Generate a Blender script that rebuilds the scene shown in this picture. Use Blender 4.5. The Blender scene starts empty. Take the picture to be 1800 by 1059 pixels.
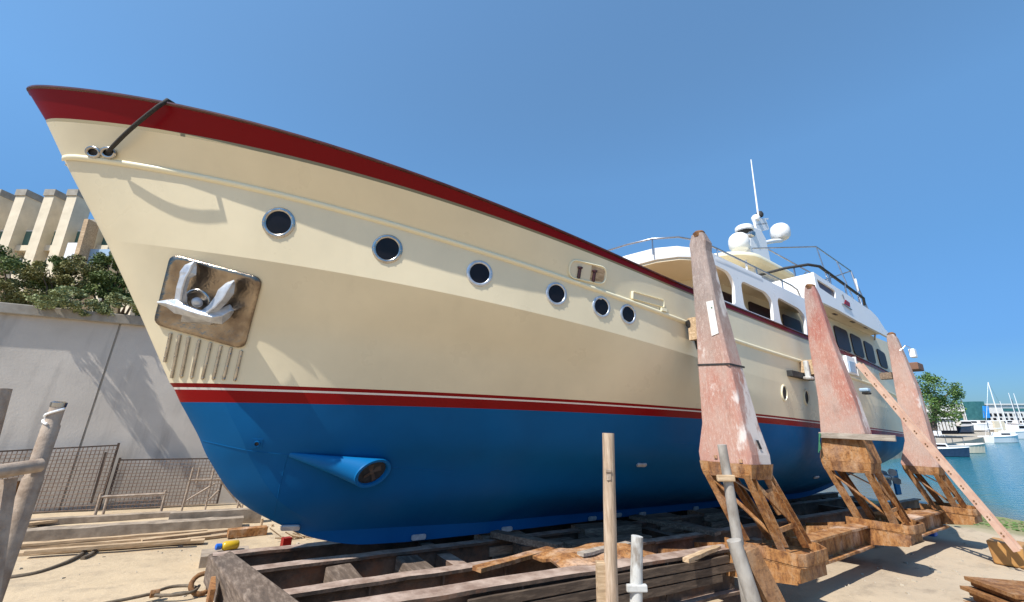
import bpy, bmesh, math, random
import numpy as np
from mathutils import Vector, Matrix, noise
from mathutils.bvhtree import BVHTree
from mathutils.geometry import tessellate_polygon
R = math.radians
random.seed(7)
SC = bpy.context.scene
COL = SC.collection
# ------------------------------------------------------------------ camera, sky, sun, exposure
PITCH = math.atan(.279)
cam_d = bpy.data.cameras.new('camera'); cam_d.lens = 14.68; cam_d.sensor_width = 36
cam_d.clip_start = .05; cam_d.clip_end = 3000
cam = bpy.data.objects.new('camera', cam_d); COL.objects.link(cam)
cam.location = (0, 0, 2.5); cam.rotation_euler = (R(90) + PITCH, 0, 0)
SC.camera = cam
SUN_AZ, SUN_EL = 223.8, 53.0
wd = bpy.data.worlds.new('World'); SC.world = wd; wd.use_nodes = True
nt = wd.node_tree; nt.nodes.clear()
sky = nt.nodes.new('ShaderNodeTexSky'); sky.sky_type = 'NISHITA'; sky.sun_disc = False
sky.sun_elevation = R(SUN_EL); sky.sun_rotation = R(SUN_AZ)
sky.air_density = 1.0; sky.dust_density = .3; sky.ozone_density = 4.0; sky.altitude = 0
bg = nt.nodes.new('ShaderNodeBackground'); bg.inputs[1].default_value = .106
wo = nt.nodes.new('ShaderNodeOutputWorld')
gam = nt.nodes.new('ShaderNodeGamma'); gam.inputs[1].default_value = 1.0
gtc = nt.nodes.new('ShaderNodeTexCoord'); gsx = nt.nodes.new('ShaderNodeSeparateXYZ'); nt.links.new(gtc.outputs['Generated'], gsx.inputs[0])
hz = nt.nodes.new('ShaderNodeValToRGB'); nt.links.new(gsx.outputs[2], hz.inputs[0])     # clear spring sky: less milky towards the horizon than the model
SKYT = [(0.0, (.19, .335, .53)), (.12, (.26, .43, .64)), (.3, (.50, .74, .86)), (.5, (.84, 1.12, 1.16)), (.65, (.98, 1.22, 1.2)), (.95, (1.22, 1.45, 1.38))]
while len(hz.color_ramp.elements) < len(SKYT): hz.color_ramp.elements.new(1)
for k_, (p_, c_k) in enumerate(SKYT): hz.color_ramp.elements[k_].position = p_
for k_, (p_, c_k) in enumerate(SKYT): hz.color_ramp.elements[k_].position = p_; hz.color_ramp.elements[k_].color = (*c_k, 1)
mulc = nt.nodes.new('ShaderNodeMix'); mulc.data_type = 'RGBA'; mulc.blend_type = 'MULTIPLY'; mulc.inputs[0].default_value = 1; mulc.clamp_result = False
nt.links.new(sky.outputs[0], mulc.inputs[6]); nt.links.new(hz.outputs[0], mulc.inputs[7]); nt.links.new(mulc.outputs[2], gam.inputs[0])
nt.links.new(gam.outputs[0], bg.inputs[0]); nt.links.new(bg.outputs[0], wo.inputs[0])
sl = bpy.data.lights.new('sun', 'SUN'); sl.energy = 3.8; sl.angle = R(.5); sl.color = (1, .95, .87)
so = bpy.data.objects.new('sun', sl); COL.objects.link(so)
sd = Vector((math.sin(R(SUN_AZ)) * math.cos(R(SUN_EL)), math.cos(R(SUN_AZ)) * math.cos(R(SUN_EL)), math.sin(R(SUN_EL))))
so.rotation_euler = sd.to_track_quat('Z', 'Y').to_euler(); so.location = sd * 40
SC.view_settings.view_transform = 'Standard'; SC.view_settings.look = 'None'
SC.view_settings.exposure = .8; SC.view_settings.gamma = 1; SC.view_settings.use_curve_mapping = False
SC.cycles.max_bounces = 8

# ------------------------------------------------------------------ frames: world, and the slip frame (x down the slip towards the stern, y away, z up)
FPX = 734.; c_, s_ = math.cos(PITCH), math.sin(PITCH)
CAM = np.array([0, 0, 2.5])
def ray(px, py):
    x = (px - 900.) / FPX; y = -(py - 529.5) / FPX
    return np.array([x, c_ - y * s_, y * c_ + s_])
AZ, TILT = R(55.8), R(2.9)
U = np.array([math.sin(AZ) * math.cos(TILT), math.cos(AZ) * math.cos(TILT), -math.sin(TILT)])
V = np.array([-math.cos(AZ), math.sin(AZ), 0]); W = np.cross(U, V)
MB_ = np.stack([U, V, W])
_r = ray(640, 950); ORG = CAM + _r * (7.5 / _r[1])
def w2b(p): return MB_ @ (np.asarray(p, float) - ORG)
def b2w(p): return MB_.T @ np.asarray(p, float) + ORG
CB = w2b(CAM)
def rayb(px, py): return MB_ @ ray(px, py)
def onV(px, py, v):                       # point of the sight line on the plane y = -v
    r = rayb(px, py); t = (-v - CB[1]) / r[1]; return CB + t * r
def onZ(px, py, z):                       # ... on the plane z = const of the slip frame
    r = rayb(px, py); t = (z - CB[2]) / r[2]; return CB + t * r
def onC(px, py, bf):                      # ... on the upright surface y = -bf(x)
    r = rayb(px, py); lo = None
    ts = np.linspace(.5, 70, 1500); prev = None
    for t in ts:
        q = CB + t * r; g = -q[1] - bf(q[0])
        if prev is not None and prev > 0 >= g: lo = t - (ts[1] - ts[0]); hi = t; break
        prev = g
    for _ in range(30):
        m = (lo + hi) / 2; q = CB + m * r
        if -q[1] - bf(q[0]) > 0: lo = m
        else: hi = m
    return CB + lo * r
def onX(px, py, x):
    r = rayb(px, py); t = (x - CB[0]) / r[0]; return CB + t * r
def at(px, py, Y):                        # world point at forward distance Y
    r = ray(px, py); return CAM + r * (Y / r[1])
def atz(px, py, z):
    r = ray(px, py); return CAM + r * ((z - CAM[2]) / r[2])
ROTB = Matrix(((U[0], V[0], W[0]), (U[1], V[1], W[1]), (U[2], V[2], W[2]))).to_4x4()
GZ = -.72                                  # ground level in the slip frame
WATER_Z = -1.35

# ------------------------------------------------------------------ object helpers
ORIG = {}
def thing(name, label, cat, base=(0, 0, 0), frame='b', group=None):
    o = bpy.data.objects.new(name, None); COL.objects.link(o); o.empty_display_size = .2
    if frame == 'b': o.matrix_world = Matrix.Translation(Vector(b2w(base))) @ ROTB
    else: o.location = base
    ORIG[o.name] = np.array(base, float)
    o['label'] = label; o['category'] = cat
    if group: o['group'] = group
    return o
class G:                                   # collects faces, then becomes ONE mesh object
    def __init__(s): s.v = []; s.f = []; s.m = []; s.cur = 0; s.sharp = []
    def add(s, vs, fs):
        b = len(s.v); s.v += [tuple(map(float, q)) for q in vs]; s.f += [tuple(b + i for i in f) for f in fs]; s.m += [s.cur] * len(fs); return b
    def box(s, c, d, ax=None, taper=1.0):  # centre, full sizes, optional axes
        c = np.array(c, float); ax = np.eye(3) if ax is None else np.array(ax, float)
        vs = []
        for k in (-1, 1):
            for i, j in ((-1, -1), (1, -1), (1, 1), (-1, 1)):
                t = taper if k > 0 else 1
                vs.append(c + ax[0] * i * d[0] / 2 * t + ax[1] * j * d[1] / 2 * t + ax[2] * k * d[2] / 2)
        s.add(vs, [(3, 2, 1, 0), (4, 5, 6, 7), (0, 1, 5, 4), (1, 2, 6, 5), (2, 3, 7, 6), (3, 0, 4, 7)])
    def bar(s, a, b, w, h, up=(0, 0, 1)):  # box between two points
        a = np.array(a, float); b = np.array(b, float); z = b - a; L = np.linalg.norm(z); z = z / L
        u = np.array(up, float)
        if abs(np.dot(u, z)) > .95: u = np.array((1., 0, 0))
        x = np.cross(u, z); x /= np.linalg.norm(x); y = np.cross(z, x)
        s.box((a + b) / 2, (w, h, L), (x, y, z))
    def tube(s, pts, r, n=8, cap=True):
        pts = [np.array(p, float) for p in pts]; N = len(pts)
        rs = r if isinstance(r, (list, tuple)) else [r] * N
        t0 = pts[1] - pts[0]; ref = np.array((0, 0, 1.)) if abs(t0[2]) < .9 * np.linalg.norm(t0) else np.array((1., 0, 0))
        vs = []
        for i, p in enumerate(pts):
            t = pts[min(i + 1, N - 1)] - pts[max(i - 1, 0)]; t = t / (np.linalg.norm(t) + 1e-9)
            x = np.cross(ref, t); x /= (np.linalg.norm(x) + 1e-9); y = np.cross(t, x); ref = y
            for k in range(n):
                a = 2 * math.pi * k / n; vs.append(p + rs[i] * (math.cos(a) * x + math.sin(a) * y))
        fs = [(i * n + k, i * n + (k + 1) % n, (i + 1) * n + (k + 1) % n, (i + 1) * n + k) for i in range(N - 1) for k in range(n)]
        if cap: fs += [tuple(range(n - 1, -1, -1)), tuple((N - 1) * n + k for k in range(n))]
        s.add(vs, fs)
    def lathe(s, c, prof, ax=(0, 0, 1), n=24, cap=True):   # prof: (radius, height)
        ax = np.array(ax, float); ax /= np.linalg.norm(ax); c = np.array(c, float)
        ref = np.array((1., 0, 0)) if abs(ax[0]) < .8 else np.array((0, 1., 0))
        x = np.cross(ref, ax); x /= np.linalg.norm(x); y = np.cross(ax, x)
        vs = [c + h * ax + rr * (math.cos(2 * math.pi * k / n) * x + math.sin(2 * math.pi * k / n) * y) for rr, h in prof for k in range(n)]
        N = len(prof)
        fs = [(i * n + k, i * n + (k + 1) % n, (i + 1) * n + (k + 1) % n, (i + 1) * n + k) for i in range(N - 1) for k in range(n)]
        if cap: fs += [tuple(range(n - 1, -1, -1)), tuple((N - 1) * n + k for k in range(n))]
        s.add(vs, fs)
    def grid(s, rows, closed=False, flip=False):
        n = len(rows[0]); vs = [p for r in rows for p in r]; fs = []
        for i in range(len(rows) - 1):
            for k in range(n if closed else n - 1):
                q = (i * n + k, i * n + (k + 1) % n, (i + 1) * n + (k + 1) % n, (i + 1) * n + k)
                fs.append(q[::-1] if flip else q)
        return s.add(vs, fs)
    def prism(s, poly, d, off=None):       # polygon (3D, planar) extruded by vector d
        n = len(poly); a = [np.array(p, float) for p in poly]; b = [p + np.array(d, float) for p in a]
        s.add(a + b, [tuple(range(n - 1, -1, -1)), tuple(range(n, 2 * n))] + [(i, (i + 1) % n, n + (i + 1) % n, n + i) for i in range(n)])
    def plate(s, outline, holes, mp, th):  # flat plate with holes; mp(a, b, depth) -> point
        loops = [outline] + holes
        tri = tessellate_polygon([[Vector((p[0], p[1], 0)) for p in l] for l in loops])
        fl = [p for l in loops for p in l]; n = len(fl)
        vs = [mp(p[0], p[1], 0) for p in fl] + [mp(p[0], p[1], th) for p in fl]
        fs = [tuple(t) for t in tri] + [tuple(n + i for i in t[::-1]) for t in tri]
        b = 0
        for l in loops:
            m = len(l)
            for i in range(m): j = (i + 1) % m; fs.append((b + i, b + j, n + b + j, n + b + i))
            b += m
        s.add(vs, fs)
def obj(name, g, mat, parent=None, frame='b', smooth=None, base=None, sharp=None):
    org = ORIG[parent.name] if parent is not None else (np.array(base, float) if base is not None else np.zeros(3))
    me = bpy.data.meshes.new(name)
    me.from_pydata([tuple(np.array(q) - org) for q in g.v], [], g.f)
    mats = mat if isinstance(mat, list) else [mat]
    for m in mats: me.materials.append(m)
    if len(mats) > 1: me.polygons.foreach_set('material_index', g.m)
    bm = bmesh.new(); bm.from_mesh(me); bmesh.ops.recalc_face_normals(bm, faces=bm.faces); bm.to_mesh(me); bm.free()
    if smooth is not None:
        me.polygons.foreach_set('use_smooth', [True] * len(me.polygons))
        if smooth < 180: me.set_sharp_from_angle(angle=R(smooth))
    me.update()
    o = bpy.data.objects.new(name, me); COL.objects.link(o)
    ORIG[o.name] = org
    if parent is not None: o.parent = parent
    elif frame == 'b': o.matrix_world = Matrix.Translation(Vector(b2w(org))) @ ROTB
    else: o.location = Vector(org)
    return o
def tag(o, label, cat, group=None):
    o['label'] = label; o['category'] = cat
    if group: o['group'] = group
    return o
def struct(o, kind='structure', label=None, cat=None):
    o['kind'] = kind
    o['label'] = label or o.name.replace('_', ' '); o['category'] = cat or o.name.replace('_', ' ')
    return o
def bevel(o, w=.01, seg=2):
    m = o.modifiers.new('bevel', 'BEVEL'); m.width = w; m.segments = seg; m.limit_method = 'ANGLE'; return o
def rough(g, amp, sc=2.0, seed=0):         # uneven old surfaces
    for i, p in enumerate(g.v):
        n = noise.noise_vector(Vector(p) * sc + Vector((seed, seed * 2, 0))); g.v[i] = tuple(np.array(p) + amp * np.array(n))
    return g
def rpoly(pts, r, n=5):                    # polygon with rounded corners
    out = []; N = len(pts)
    rs = r if isinstance(r, (list, tuple)) else [r] * N
    for i in range(N):
        p = np.array(pts[i], float); a = np.array(pts[i - 1], float) - p; b = np.array(pts[(i + 1) % N], float) - p
        la, lb = np.linalg.norm(a), np.linalg.norm(b); q = min(rs[i], la * .48, lb * .48)
        if q < 1e-4: out.append(tuple(p)); continue
        s, e = p + a / la * q, p + b / lb * q
        for k in range(n + 1):
            t = k / n; out.append(tuple((1 - t) ** 2 * s + 2 * t * (1 - t) * p + t * t * e))
    return out

# ------------------------------------------------------------------ materials
class N:
    def __init__(s, name):
        s.m = bpy.data.materials.new(name); s.m.use_nodes = True; s.t = s.m.node_tree
        s.b = s.t.nodes['Principled BSDF']; s.tc = s.n('ShaderNodeTexCoord')
    def n(s, ty, **k):
        x = s.t.nodes.new(ty)
        for a, b in k.items(): setattr(x, a, b)
        return x
    def l(s, a, b): s.t.links.new(a, b)
    def coord(s, st=(1, 1, 1), off=(0, 0, 0)):
        mp = s.n('ShaderNodeMapping'); mp.inputs['Scale'].default_value = st; mp.inputs['Location'].default_value = off
        s.l(s.tc.outputs['Object'], mp.inputs['Vector']); return mp.outputs[0]
    def noise(s, scale, detail=6, st=(1, 1, 1), rough=.6, off=(0, 0, 0), dist=0):
        x = s.n('ShaderNodeTexNoise'); x.inputs['Scale'].default_value = scale; x.inputs['Detail'].default_value = detail
        x.inputs['Roughness'].default_value = rough; x.inputs['Distortion'].default_value = dist
        s.l(s.coord(st, off), x.inputs['Vector']); return x.outputs['Fac']
    def ramp(s, f, stops):
        x = s.n('ShaderNodeValToRGB'); e = x.color_ramp.elements
        while len(e) < len(stops): e.new(.5)
        for k, (p, cc) in enumerate(stops):
            e[k].position = p; e[k].color = (*cc, 1) if not isinstance(cc, (int, float)) else (cc, cc, cc, 1)
        s.l(f, x.inputs[0]); return x.outputs[0]
    def mix(s, f, a, b, blend='MIX'):
        x = s.n('ShaderNodeMix', data_type='RGBA', blend_type=blend)
        for i, q in ((0, f), (6, a), (7, b)):
            if isinstance(q, (int, float)): x.inputs[i].default_value = q
            elif isinstance(q, tuple): x.inputs[i].default_value = (*q, 1)
            else: s.l(q, x.inputs[i])
        return x.outputs[2]
    def sep(s, axis):
        x = s.n('ShaderNodeSeparateXYZ'); s.l(s.tc.outputs['Object'], x.inputs[0]); return x.outputs[axis]
    def rng(s, v, a, b):
        x = s.n('ShaderNodeMapRange'); x.inputs[1].default_value = a; x.inputs[2].default_value = b; s.l(v, x.inputs[0]); return x.outputs[0]
    def set(s, base=None, rough=None, metal=None, coat=None, spec=None, alpha=None):
        for k, q in (('Base Color', base), ('Roughness', rough), ('Metallic', metal), ('Coat Weight', coat), ('Specular IOR Level', spec), ('Alpha', alpha)):
            if q is None: continue
            if isinstance(q, (int, float)): s.b.inputs[k].default_value = q
            elif isinstance(q, tuple): s.b.inputs[k].default_value = (*q, 1)
            else: s.l(q, s.b.inputs[k])
    def bump(s, f, st=.3, d=.02):
        x = s.n('ShaderNodeBump'); x.inputs['Strength'].default_value = st; x.inputs['Distance'].default_value = d
        s.l(f, x.inputs['Height']); s.l(x.outputs[0], s.b.inputs['Normal'])
def simple(name, c1, c2=None, scale=4, rough=.5, metal=0, bump=0, bd=.01, st=(1, 1, 1), coat=0, lo=.35, hi=.65, detail=6, spec=.5):
    m = N(name); f = m.noise(scale, detail, st)
    m.set(m.ramp(f, [(lo, c1), (hi, c2 or c1)]), rough, metal, coat, spec)
    if bump: m.bump(m.noise(scale * 3, 8, st), bump, bd)
    return m.m
CREAM = (.74, .645, .45)
def hull_paint(name, col, var=.06, rough=.34, dirt=.25, spec=.4):
    m = N(name); f = m.noise(.55, 5); f2 = m.noise(3.5, 6, (1, 1, .35))
    a = m.mix(m.ramp(f, [(.3, 0.), (.7, 1.)]), tuple(x * (1 - var) for x in col), tuple(min(1, x * (1 + var)) for x in col))
    b = m.mix(m.ramp(f2, [(.55, 0.), (.8, dirt)]), a, tuple(x * .82 for x in col))
    m.set(b, m.ramp(m.noise(1.2, 4), [(.3, rough * .85), (.7, rough * 1.25)]), spec=spec)
    m.bump(m.noise(1.1, 2), .25, .02); return m.m
def rust_mat(name, pale=.3, dark=.66):
    m = N(name)
    st_ = m.noise(5, 9, (1, 1, .35), rough=.78)
    a = m.ramp(st_, [(.28, (.055 * dark, .022 * dark, .012 * dark)), (.42, (.26 * dark, .10 * dark, .03 * dark)), (.52, (.52 * dark, .235 * dark, .07 * dark)), (.64, (.60 * dark, .36 * dark, .19 * dark)), (.76, (.30 * dark, .12 * dark, .045 * dark))])
    b = m.mix(m.ramp(m.noise(1.3, 7, off=(5, 2, 1)), [(.5, 0.), (.68, pale)]), a, (.62, .46, .35))
    b = m.mix(m.ramp(m.noise(22, 8, rough=.75), [(.52, 0.), (.66, .75)]), b, (.05, .024, .016))
    m.set(b, .85); m.bump(m.noise(16, 8), .55, .02); return m.m
def tower_mat(name, zg, pink=(.43, .20, .15), red=.15, seed=0.):
    m = N(name); o = (seed, seed * 1.7, seed * .3)
    base = m.mix(m.ramp(m.noise(1.1, 6, (1, 1, .5), off=o), [(.35, 0.), (.65, 1.)]), pink, (.47, .295, .235))
    gz = m.rng(m.sep(2), zg - .8, zg + .5)
    base = m.mix(gz, base, (.27, .21, .185))
    fl = m.noise(38, 10, (1, 1, .3), rough=.82, off=o)          # flaking vertical grain
    base = m.mix(m.ramp(fl, [(.5, 0.), (.62, .5)]), base, (.60, .50, .44))
    base = m.mix(m.ramp(m.noise(33, 9, (1, 1, .25), rough=.8, off=o), [(.54, 0.), (.68, .55)]), base, (.24, .10, .075))
    base = m.mix(m.ramp(m.noise(2.1, 8, (1, 1, .5), rough=.7, off=(seed + 1, 6, 3)), [(.46, 0.), (.62, .6)]), base, (.42, .335, .295))
    base = m.mix(m.ramp(m.noise(1.1, 7, (1, 1, .45), rough=.6, off=(seed + 3, 1, 2)), [(.58, 0.), (.61, .8)]), base, (.68, .63, .59))
    base = m.mix(m.ramp(m.noise(.8, 5, (1, 1, .3), off=(seed + 9, 4, 2)), [(.56, 0.), (.7, red)]), base, (.32, .05, .04))
    base = m.mix(m.ramp(m.noise(4, 9, (1, 1, .35), rough=.7, off=o), [(.56, 0.), (.7, .55)]), base, (.2, .12, .09))
    m.set(base, .85); m.bump(fl, .6, .02); return m.m
def wood(name, c1, c2, st=(1, 8, 8), scale=3, bump=.4):
    m = N(name); f = m.noise(scale, 9, st, rough=.7)
    b = m.ramp(f, [(.3, tuple(x * .55 for x in c1)), (.48, c1), (.68, c2)])
    b = m.mix(m.ramp(m.noise(1.4, 5), [(.5, 0.), (.75, .5)]), b, tuple(x * .5 for x in c1))
    m.set(b, .85); m.bump(f, bump, .01); return m.m
def beam_mat():
    m = N('old_beam')
    a = m.ramp(m.noise(2.2, 9, rough=.7), [(.3, (.03, .021, .016)), (.46, (.075, .05, .036)), (.6, (.14, .092, .066)), (.75, (.22, .155, .115))])
    a = m.mix(m.ramp(m.noise(1.7, 8, off=(3, 1, 8), rough=.7), [(.52, 0.), (.66, .85)]), a, (.17, .075, .04))
    gn = m.n('ShaderNodeNewGeometry'); sx = m.n('ShaderNodeSeparateXYZ'); m.l(gn.outputs['Normal'], sx.inputs[0])
    pk = m.mix(m.ramp(m.noise(5, 8), [(.35, 0.), (.65, 1.)]), (.21, .14, .105), (.42, .32, .26))          # dusty worn primer on flange tops; other faces darkened to stand for shade
    a = m.mix(m.rng(sx.outputs[2], .75, .95), a, pk)
    m.set(a, .9); m.bump(m.noise(15, 8), .5, .02); return m.m
MT = {}
MT['cream'] = hull_paint('cream_paint', CREAM, .08, .30)
MT['rail_cream'] = hull_paint('cream_rail_paint', (.80, .73, .52), .03)
MT['blue'] = hull_paint('blue_antifouling', (.0015, .094, .255), .14, .5, .35, .12)
MT['blue_pod'] = hull_paint('blue_fairing_paint', (.002, .125, .33), .06, .45, .2, .15)
MT['red'] = hull_paint('red_paint', (.19, .003, .005), .06, .3, .1, .12)
MT['stripe'] = hull_paint('bright_red_paint', (.24, .004, .005), .06, .3, .1, .12)
MT['gold'] = hull_paint('gold_paint', (.25, .195, .09), .05, .4)
MT['whiteline'] = simple('white_line', (.72, .66, .6), rough=.4)
MT['white'] = hull_paint('white_gelcoat', (.80, .80, .80), .02, .3, .08)
MT['tan'] = hull_paint('cream_ceiling', (.66, .56, .40), .04, .5, .15)
MT['inner'] = hull_paint('cream_cabin', (.68, .60, .44), .04, .45, .1)
MT['dark'] = simple('dark_glass', (.008, .008, .011), (.014, .012, .015), rough=.12, spec=.22)
MT['maroon2'] = simple('dark_window_cover', (.022, .009, .010), (.045, .016, .018), 2, .45, spec=.25)
MT['maroon'] = simple('maroon_cover', (.035, .010, .012), (.06, .016, .018), 2, .35)
MT['chrome'] = simple('chrome', (.52, .50, .47), (.36, .34, .32), 8, .24, 1)
MT['steel'] = simple('polished_steel_plate', (.44, .37, .29), (.19, .15, .12), 2.2, .22, 1, .5, .04)
MT['galv'] = simple('silver_anchor_paint', (.62, .65, .69), (.40, .42, .46), 6, .42, .45, .3)
MT['portring'] = simple('port_ring_alloy', (.62, .64, .68), (.45, .47, .5), 10, .35, .7)
MT['zinc'] = simple('zinc_anode', (.55, .55, .55), (.38, .38, .40), 12, .5, .3, .4)
MT['black'] = simple('black_rubber', (.012, .012, .013), (.03, .03, .03), 20, .7)
MT['blackrail'] = simple('varnished_dark_rail', (.05, .012, .010), (.09, .02, .015), 6, .22)
MT['railtube'] = simple('steel_tube', (.45, .45, .46), (.3, .3, .32), 6, .3, .9)
MT['rust'] = rust_mat('rust', .35); MT['brownsteel'] = simple('brown_steel', (.10, .065, .045), (.05, .035, .028), 9, .8)
MT['rustdark'] = rust_mat('dark_rust', .1, .38); MT['rustpink'] = rust_mat('primer_rust', .9)
MT['rustplate'] = rust_mat('brown_rusty_plate', .3, .5); MT['beam'] = beam_mat()
MT['timber'] = wood('grey_timber', (.17, .12, .085), (.36, .28, .21))
MT['greyboard'] = wood('grey_board', (.30, .255, .21), (.46, .41, .35), (8, 1, 8), 3, .3)
MT['darkplank'] = wood('dark_plank', (.07, .047, .032), (.16, .115, .08), (1, 8, 8), 3, .5)
MT['timbery'] = wood('grey_cross_timber', (.12, .085, .062), (.26, .20, .155), (6, 1, 8), 3, .5)
MT['timber2'] = wood('pale_plank', (.42, .29, .17), (.66, .5, .33))
MT['post'] = wood('weathered_post', (.40, .29, .20), (.56, .45, .34), (9, 9, .9), 3.5, .7)
MT['whitepost'] = simple('chipped_white_paint', (.50, .50, .48), (.24, .21, .18), 9, .75, 0, .6, .01, (1, 1, .4), lo=.5, hi=.66)
MT['greypole'] = simple('dusty_grey_pole', (.37, .345, .31), (.20, .175, .15), 8, .8, 0, .4, .01, (1, 1, .4), lo=.4, hi=.7)
MT['pipe'] = simple('dusty_pipe', (.42, .335, .26), (.22, .155, .11), 11, .65, .1, .5, .01, lo=.4, hi=.7)
MT['conc'] = simple('kerb_concrete', (.36, .29, .22), (.20, .155, .115), 4, .9, 0, .5)
MT['fence'] = simple('rusty_wire', (.22, .145, .105), (.34, .25, .19), 8, .8)
MT['ladder'] = simple('ladder_primer', (.48, .29, .215), (.56, .39, .30), 5, .75, 0, .3)
MT['rope'] = simple('black_rope', (.015, .014, .014), (.05, .045, .04), 60, .9, 0, .6)
MT['hose'] = simple('dirty_hose', (.10, .075, .05), (.17, .13, .09), 20, .85)
MT['green'] = simple('green_strap', (.02, .13, .07), (.05, .2, .11), 30, .8)
m = N('support_concrete_wall')
f = m.noise(.55, 7, rough=.65); f2 = m.noise(2.2, 8, (1, 1, .16)); f3 = m.noise(5, 8)
b = m.ramp(f, [(.3, (.50, .455, .40)), (.7, (.64, .585, .515))])
b = m.mix(m.ramp(f2, [(.52, 0.), (.76, .6)]), b, (.27, .245, .22))
b = m.mix(m.ramp(f3, [(.6, 0.), (.75, .35)]), b, (.52, .50, .47))
m.set(b, .92); m.bump(m.noise(18, 8), .25, .02); MT['wall'] = m.m
m = N('slip_ground')
f = m.noise(.35, 8, rough=.65); f2 = m.noise(3.2, 9, rough=.7); f3 = m.noise(26, 6)
b = m.ramp(f, [(.3, (.36, .275, .175)), (.55, (.50, .385, .25)), (.75, (.43, .335, .225))])
b = m.mix(m.ramp(f2, [(.52, 0.), (.7, .55)]), b, (.29, .22, .15))
b = m.mix(m.ramp(f3, [(.56, 0.), (.72, .4)]), b, (.58, .47, .33))
b = m.mix(m.ramp(m.noise(.8, 6, (.35, 1, 1), off=(4, 1, 0)), [(.58, 0.), (.7, .5)]), b, (.19, .15, .115))
b = m.mix(m.ramp(m.rng(m.sep(0), 3, 9), [(0, 0.), (1, .5)]), b, (.40, .34, .27))
b = m.mix(m.ramp(m.noise(1.6, 9, (.5, 1, 1), rough=.72, off=(9, 3, 0)), [(.54, 0.), (.68, .55)]), b, (.20, .16, .12))
gx = m.n('ShaderNodeMath', operation='ADD'); m.l(m.sep(0), gx.inputs[0]); sc = m.n('ShaderNodeMath', operation='MULTIPLY'); sc.inputs[1].default_value = 2.2
m.l(m.noise(1.1, 5), sc.inputs[0]); m.l(sc.outputs[0], gx.inputs[1])
b = m.mix(m.ramp(m.rng(gx.outputs[0], 19.2, 24.2), [(.1, 0.), (.35, .55), (.75, .8)]), b, (.15, .165, .045))
m.set(b, .95); m.bump(f2, .6, .05); MT['ground'] = m.m
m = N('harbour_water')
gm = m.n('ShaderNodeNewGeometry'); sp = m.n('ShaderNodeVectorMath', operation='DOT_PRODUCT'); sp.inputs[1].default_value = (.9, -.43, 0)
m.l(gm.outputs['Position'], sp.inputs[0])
b = m.ramp(m.rng(sp.outputs['Value'], 7.5, 14), [(0, (.13, .115, .055)), (.3, (.12, .115, .06)), (.62, (.03, .14, .15)), (1, (.014, .14, .185))])  # olive end: murky shallows, with a brown reflection put into the colour
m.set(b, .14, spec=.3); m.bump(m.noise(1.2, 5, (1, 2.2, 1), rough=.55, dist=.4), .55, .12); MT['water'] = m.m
def leaf_mat(name, a, b, c3):
    m = N(name); col = m.ramp(m.noise(2.3, 6, rough=.7), [(.3, a), (.5, b), (.7, c3)])
    oi = m.n('ShaderNodeNewGeometry'); col = m.mix(m.ramp(oi.outputs['Random Per Island'], [(0, 0.), (1, .5)]), col, c3)
    m.set(col, .6, spec=.2); return m.m
MT['leafd'] = leaf_mat('dark_leaf', (.04, .065, .02), (.085, .125, .034), (.18, .21, .065))
MT['leafo'] = leaf_mat('olive_leaf', (.08, .08, .028), (.155, .15, .05), (.27, .25, .10))
MT['leafp'] = leaf_mat('pale_leaf', (.09, .13, .045), (.21, .25, .10), (.38, .40, .22))
MT['leaft'] = leaf_mat('tree_leaf', (.04, .09, .02), (.08, .15, .035), (.15, .23, .07))
MT['bark'] = wood('bark', (.10, .07, .05), (.17, .13, .09), (6, 6, 1))
MT['plaster'] = simple('cream_plaster', (.74, .64, .48), (.62, .53, .39), 2, .85)
MT['plasterw'] = simple('white_plaster', (.72, .70, .67), (.6, .58, .55), 2, .8)
MT['capconc'] = simple('concrete_cap', (.36, .33, .28), (.27, .24, .2), 4, .9)
MT['glassg'] = simple('green_glass', (.06, .14, .12), (.09, .18, .16), 1, .1)
MT['brown'] = simple('brown_panel', (.16, .07, .04), (.2, .1, .06), 3, .7)
MT['tealglass'] = simple('teal_glass', (.03, .12, .13), (.05, .17, .18), 1, .1)
MT['bluecloth'] = simple('blue_banner', (.02, .22, .62), (.03, .28, .7), 2, .6)
MT['quay'] = simple('quay_stone', (.42, .36, .28), (.30, .26, .2), 1.5, .9)
MT['yellow'] = simple('yellow_plastic', (.55, .36, .02), rough=.3); MT['bluecap'] = simple('blue_plastic', (.02, .12, .5), rough=.3)
MT['bin'] = simple('ochre_bin', (.46, .25, .08), (.36, .18, .06), 4, .55, 0, .2)
MT['orange'] = simple('orange_buoy', (.6, .09, .03), rough=.5)
MT['navy'] = simple('navy_hull', (.018, .038, .08), (.025, .05, .1), rough=.3)
MT['paleblue'] = simple('pale_blue_cover', (.3, .42, .55), rough=.5)

# ================================================================== GROUND, WATER, WALL
g = G(); xs = list(np.linspace(-60, -8, 14)) + list(np.linspace(-7, 26, 100)) + [30, 36, 50]
ys = [-40, -25, -16] + list(np.linspace(-12, 9.3, 70)) + [14, 22]
rows = []
for x in xs:
    row = []
    for y in ys:
        zz = GZ + .05 * noise.noise(Vector((x * .35, y * .35, 3))) + .02 * noise.noise(Vector((x * 1.3, y * 1.3, 7)))
        if x > 26: zz -= (x - 26) * .12
        row.append((x, y, zz))
    rows.append(row)
g.grid(rows); struct(obj('ground', g, MT['ground'], smooth=180), label='bare sandy concrete slipway ground sloping down to the water', cat='ground')
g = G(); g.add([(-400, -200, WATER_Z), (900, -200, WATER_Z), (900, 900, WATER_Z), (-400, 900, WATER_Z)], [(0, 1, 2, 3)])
struct(obj('water', g, MT['water'], frame='w'), label='teal harbour water', cat='water')

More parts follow.
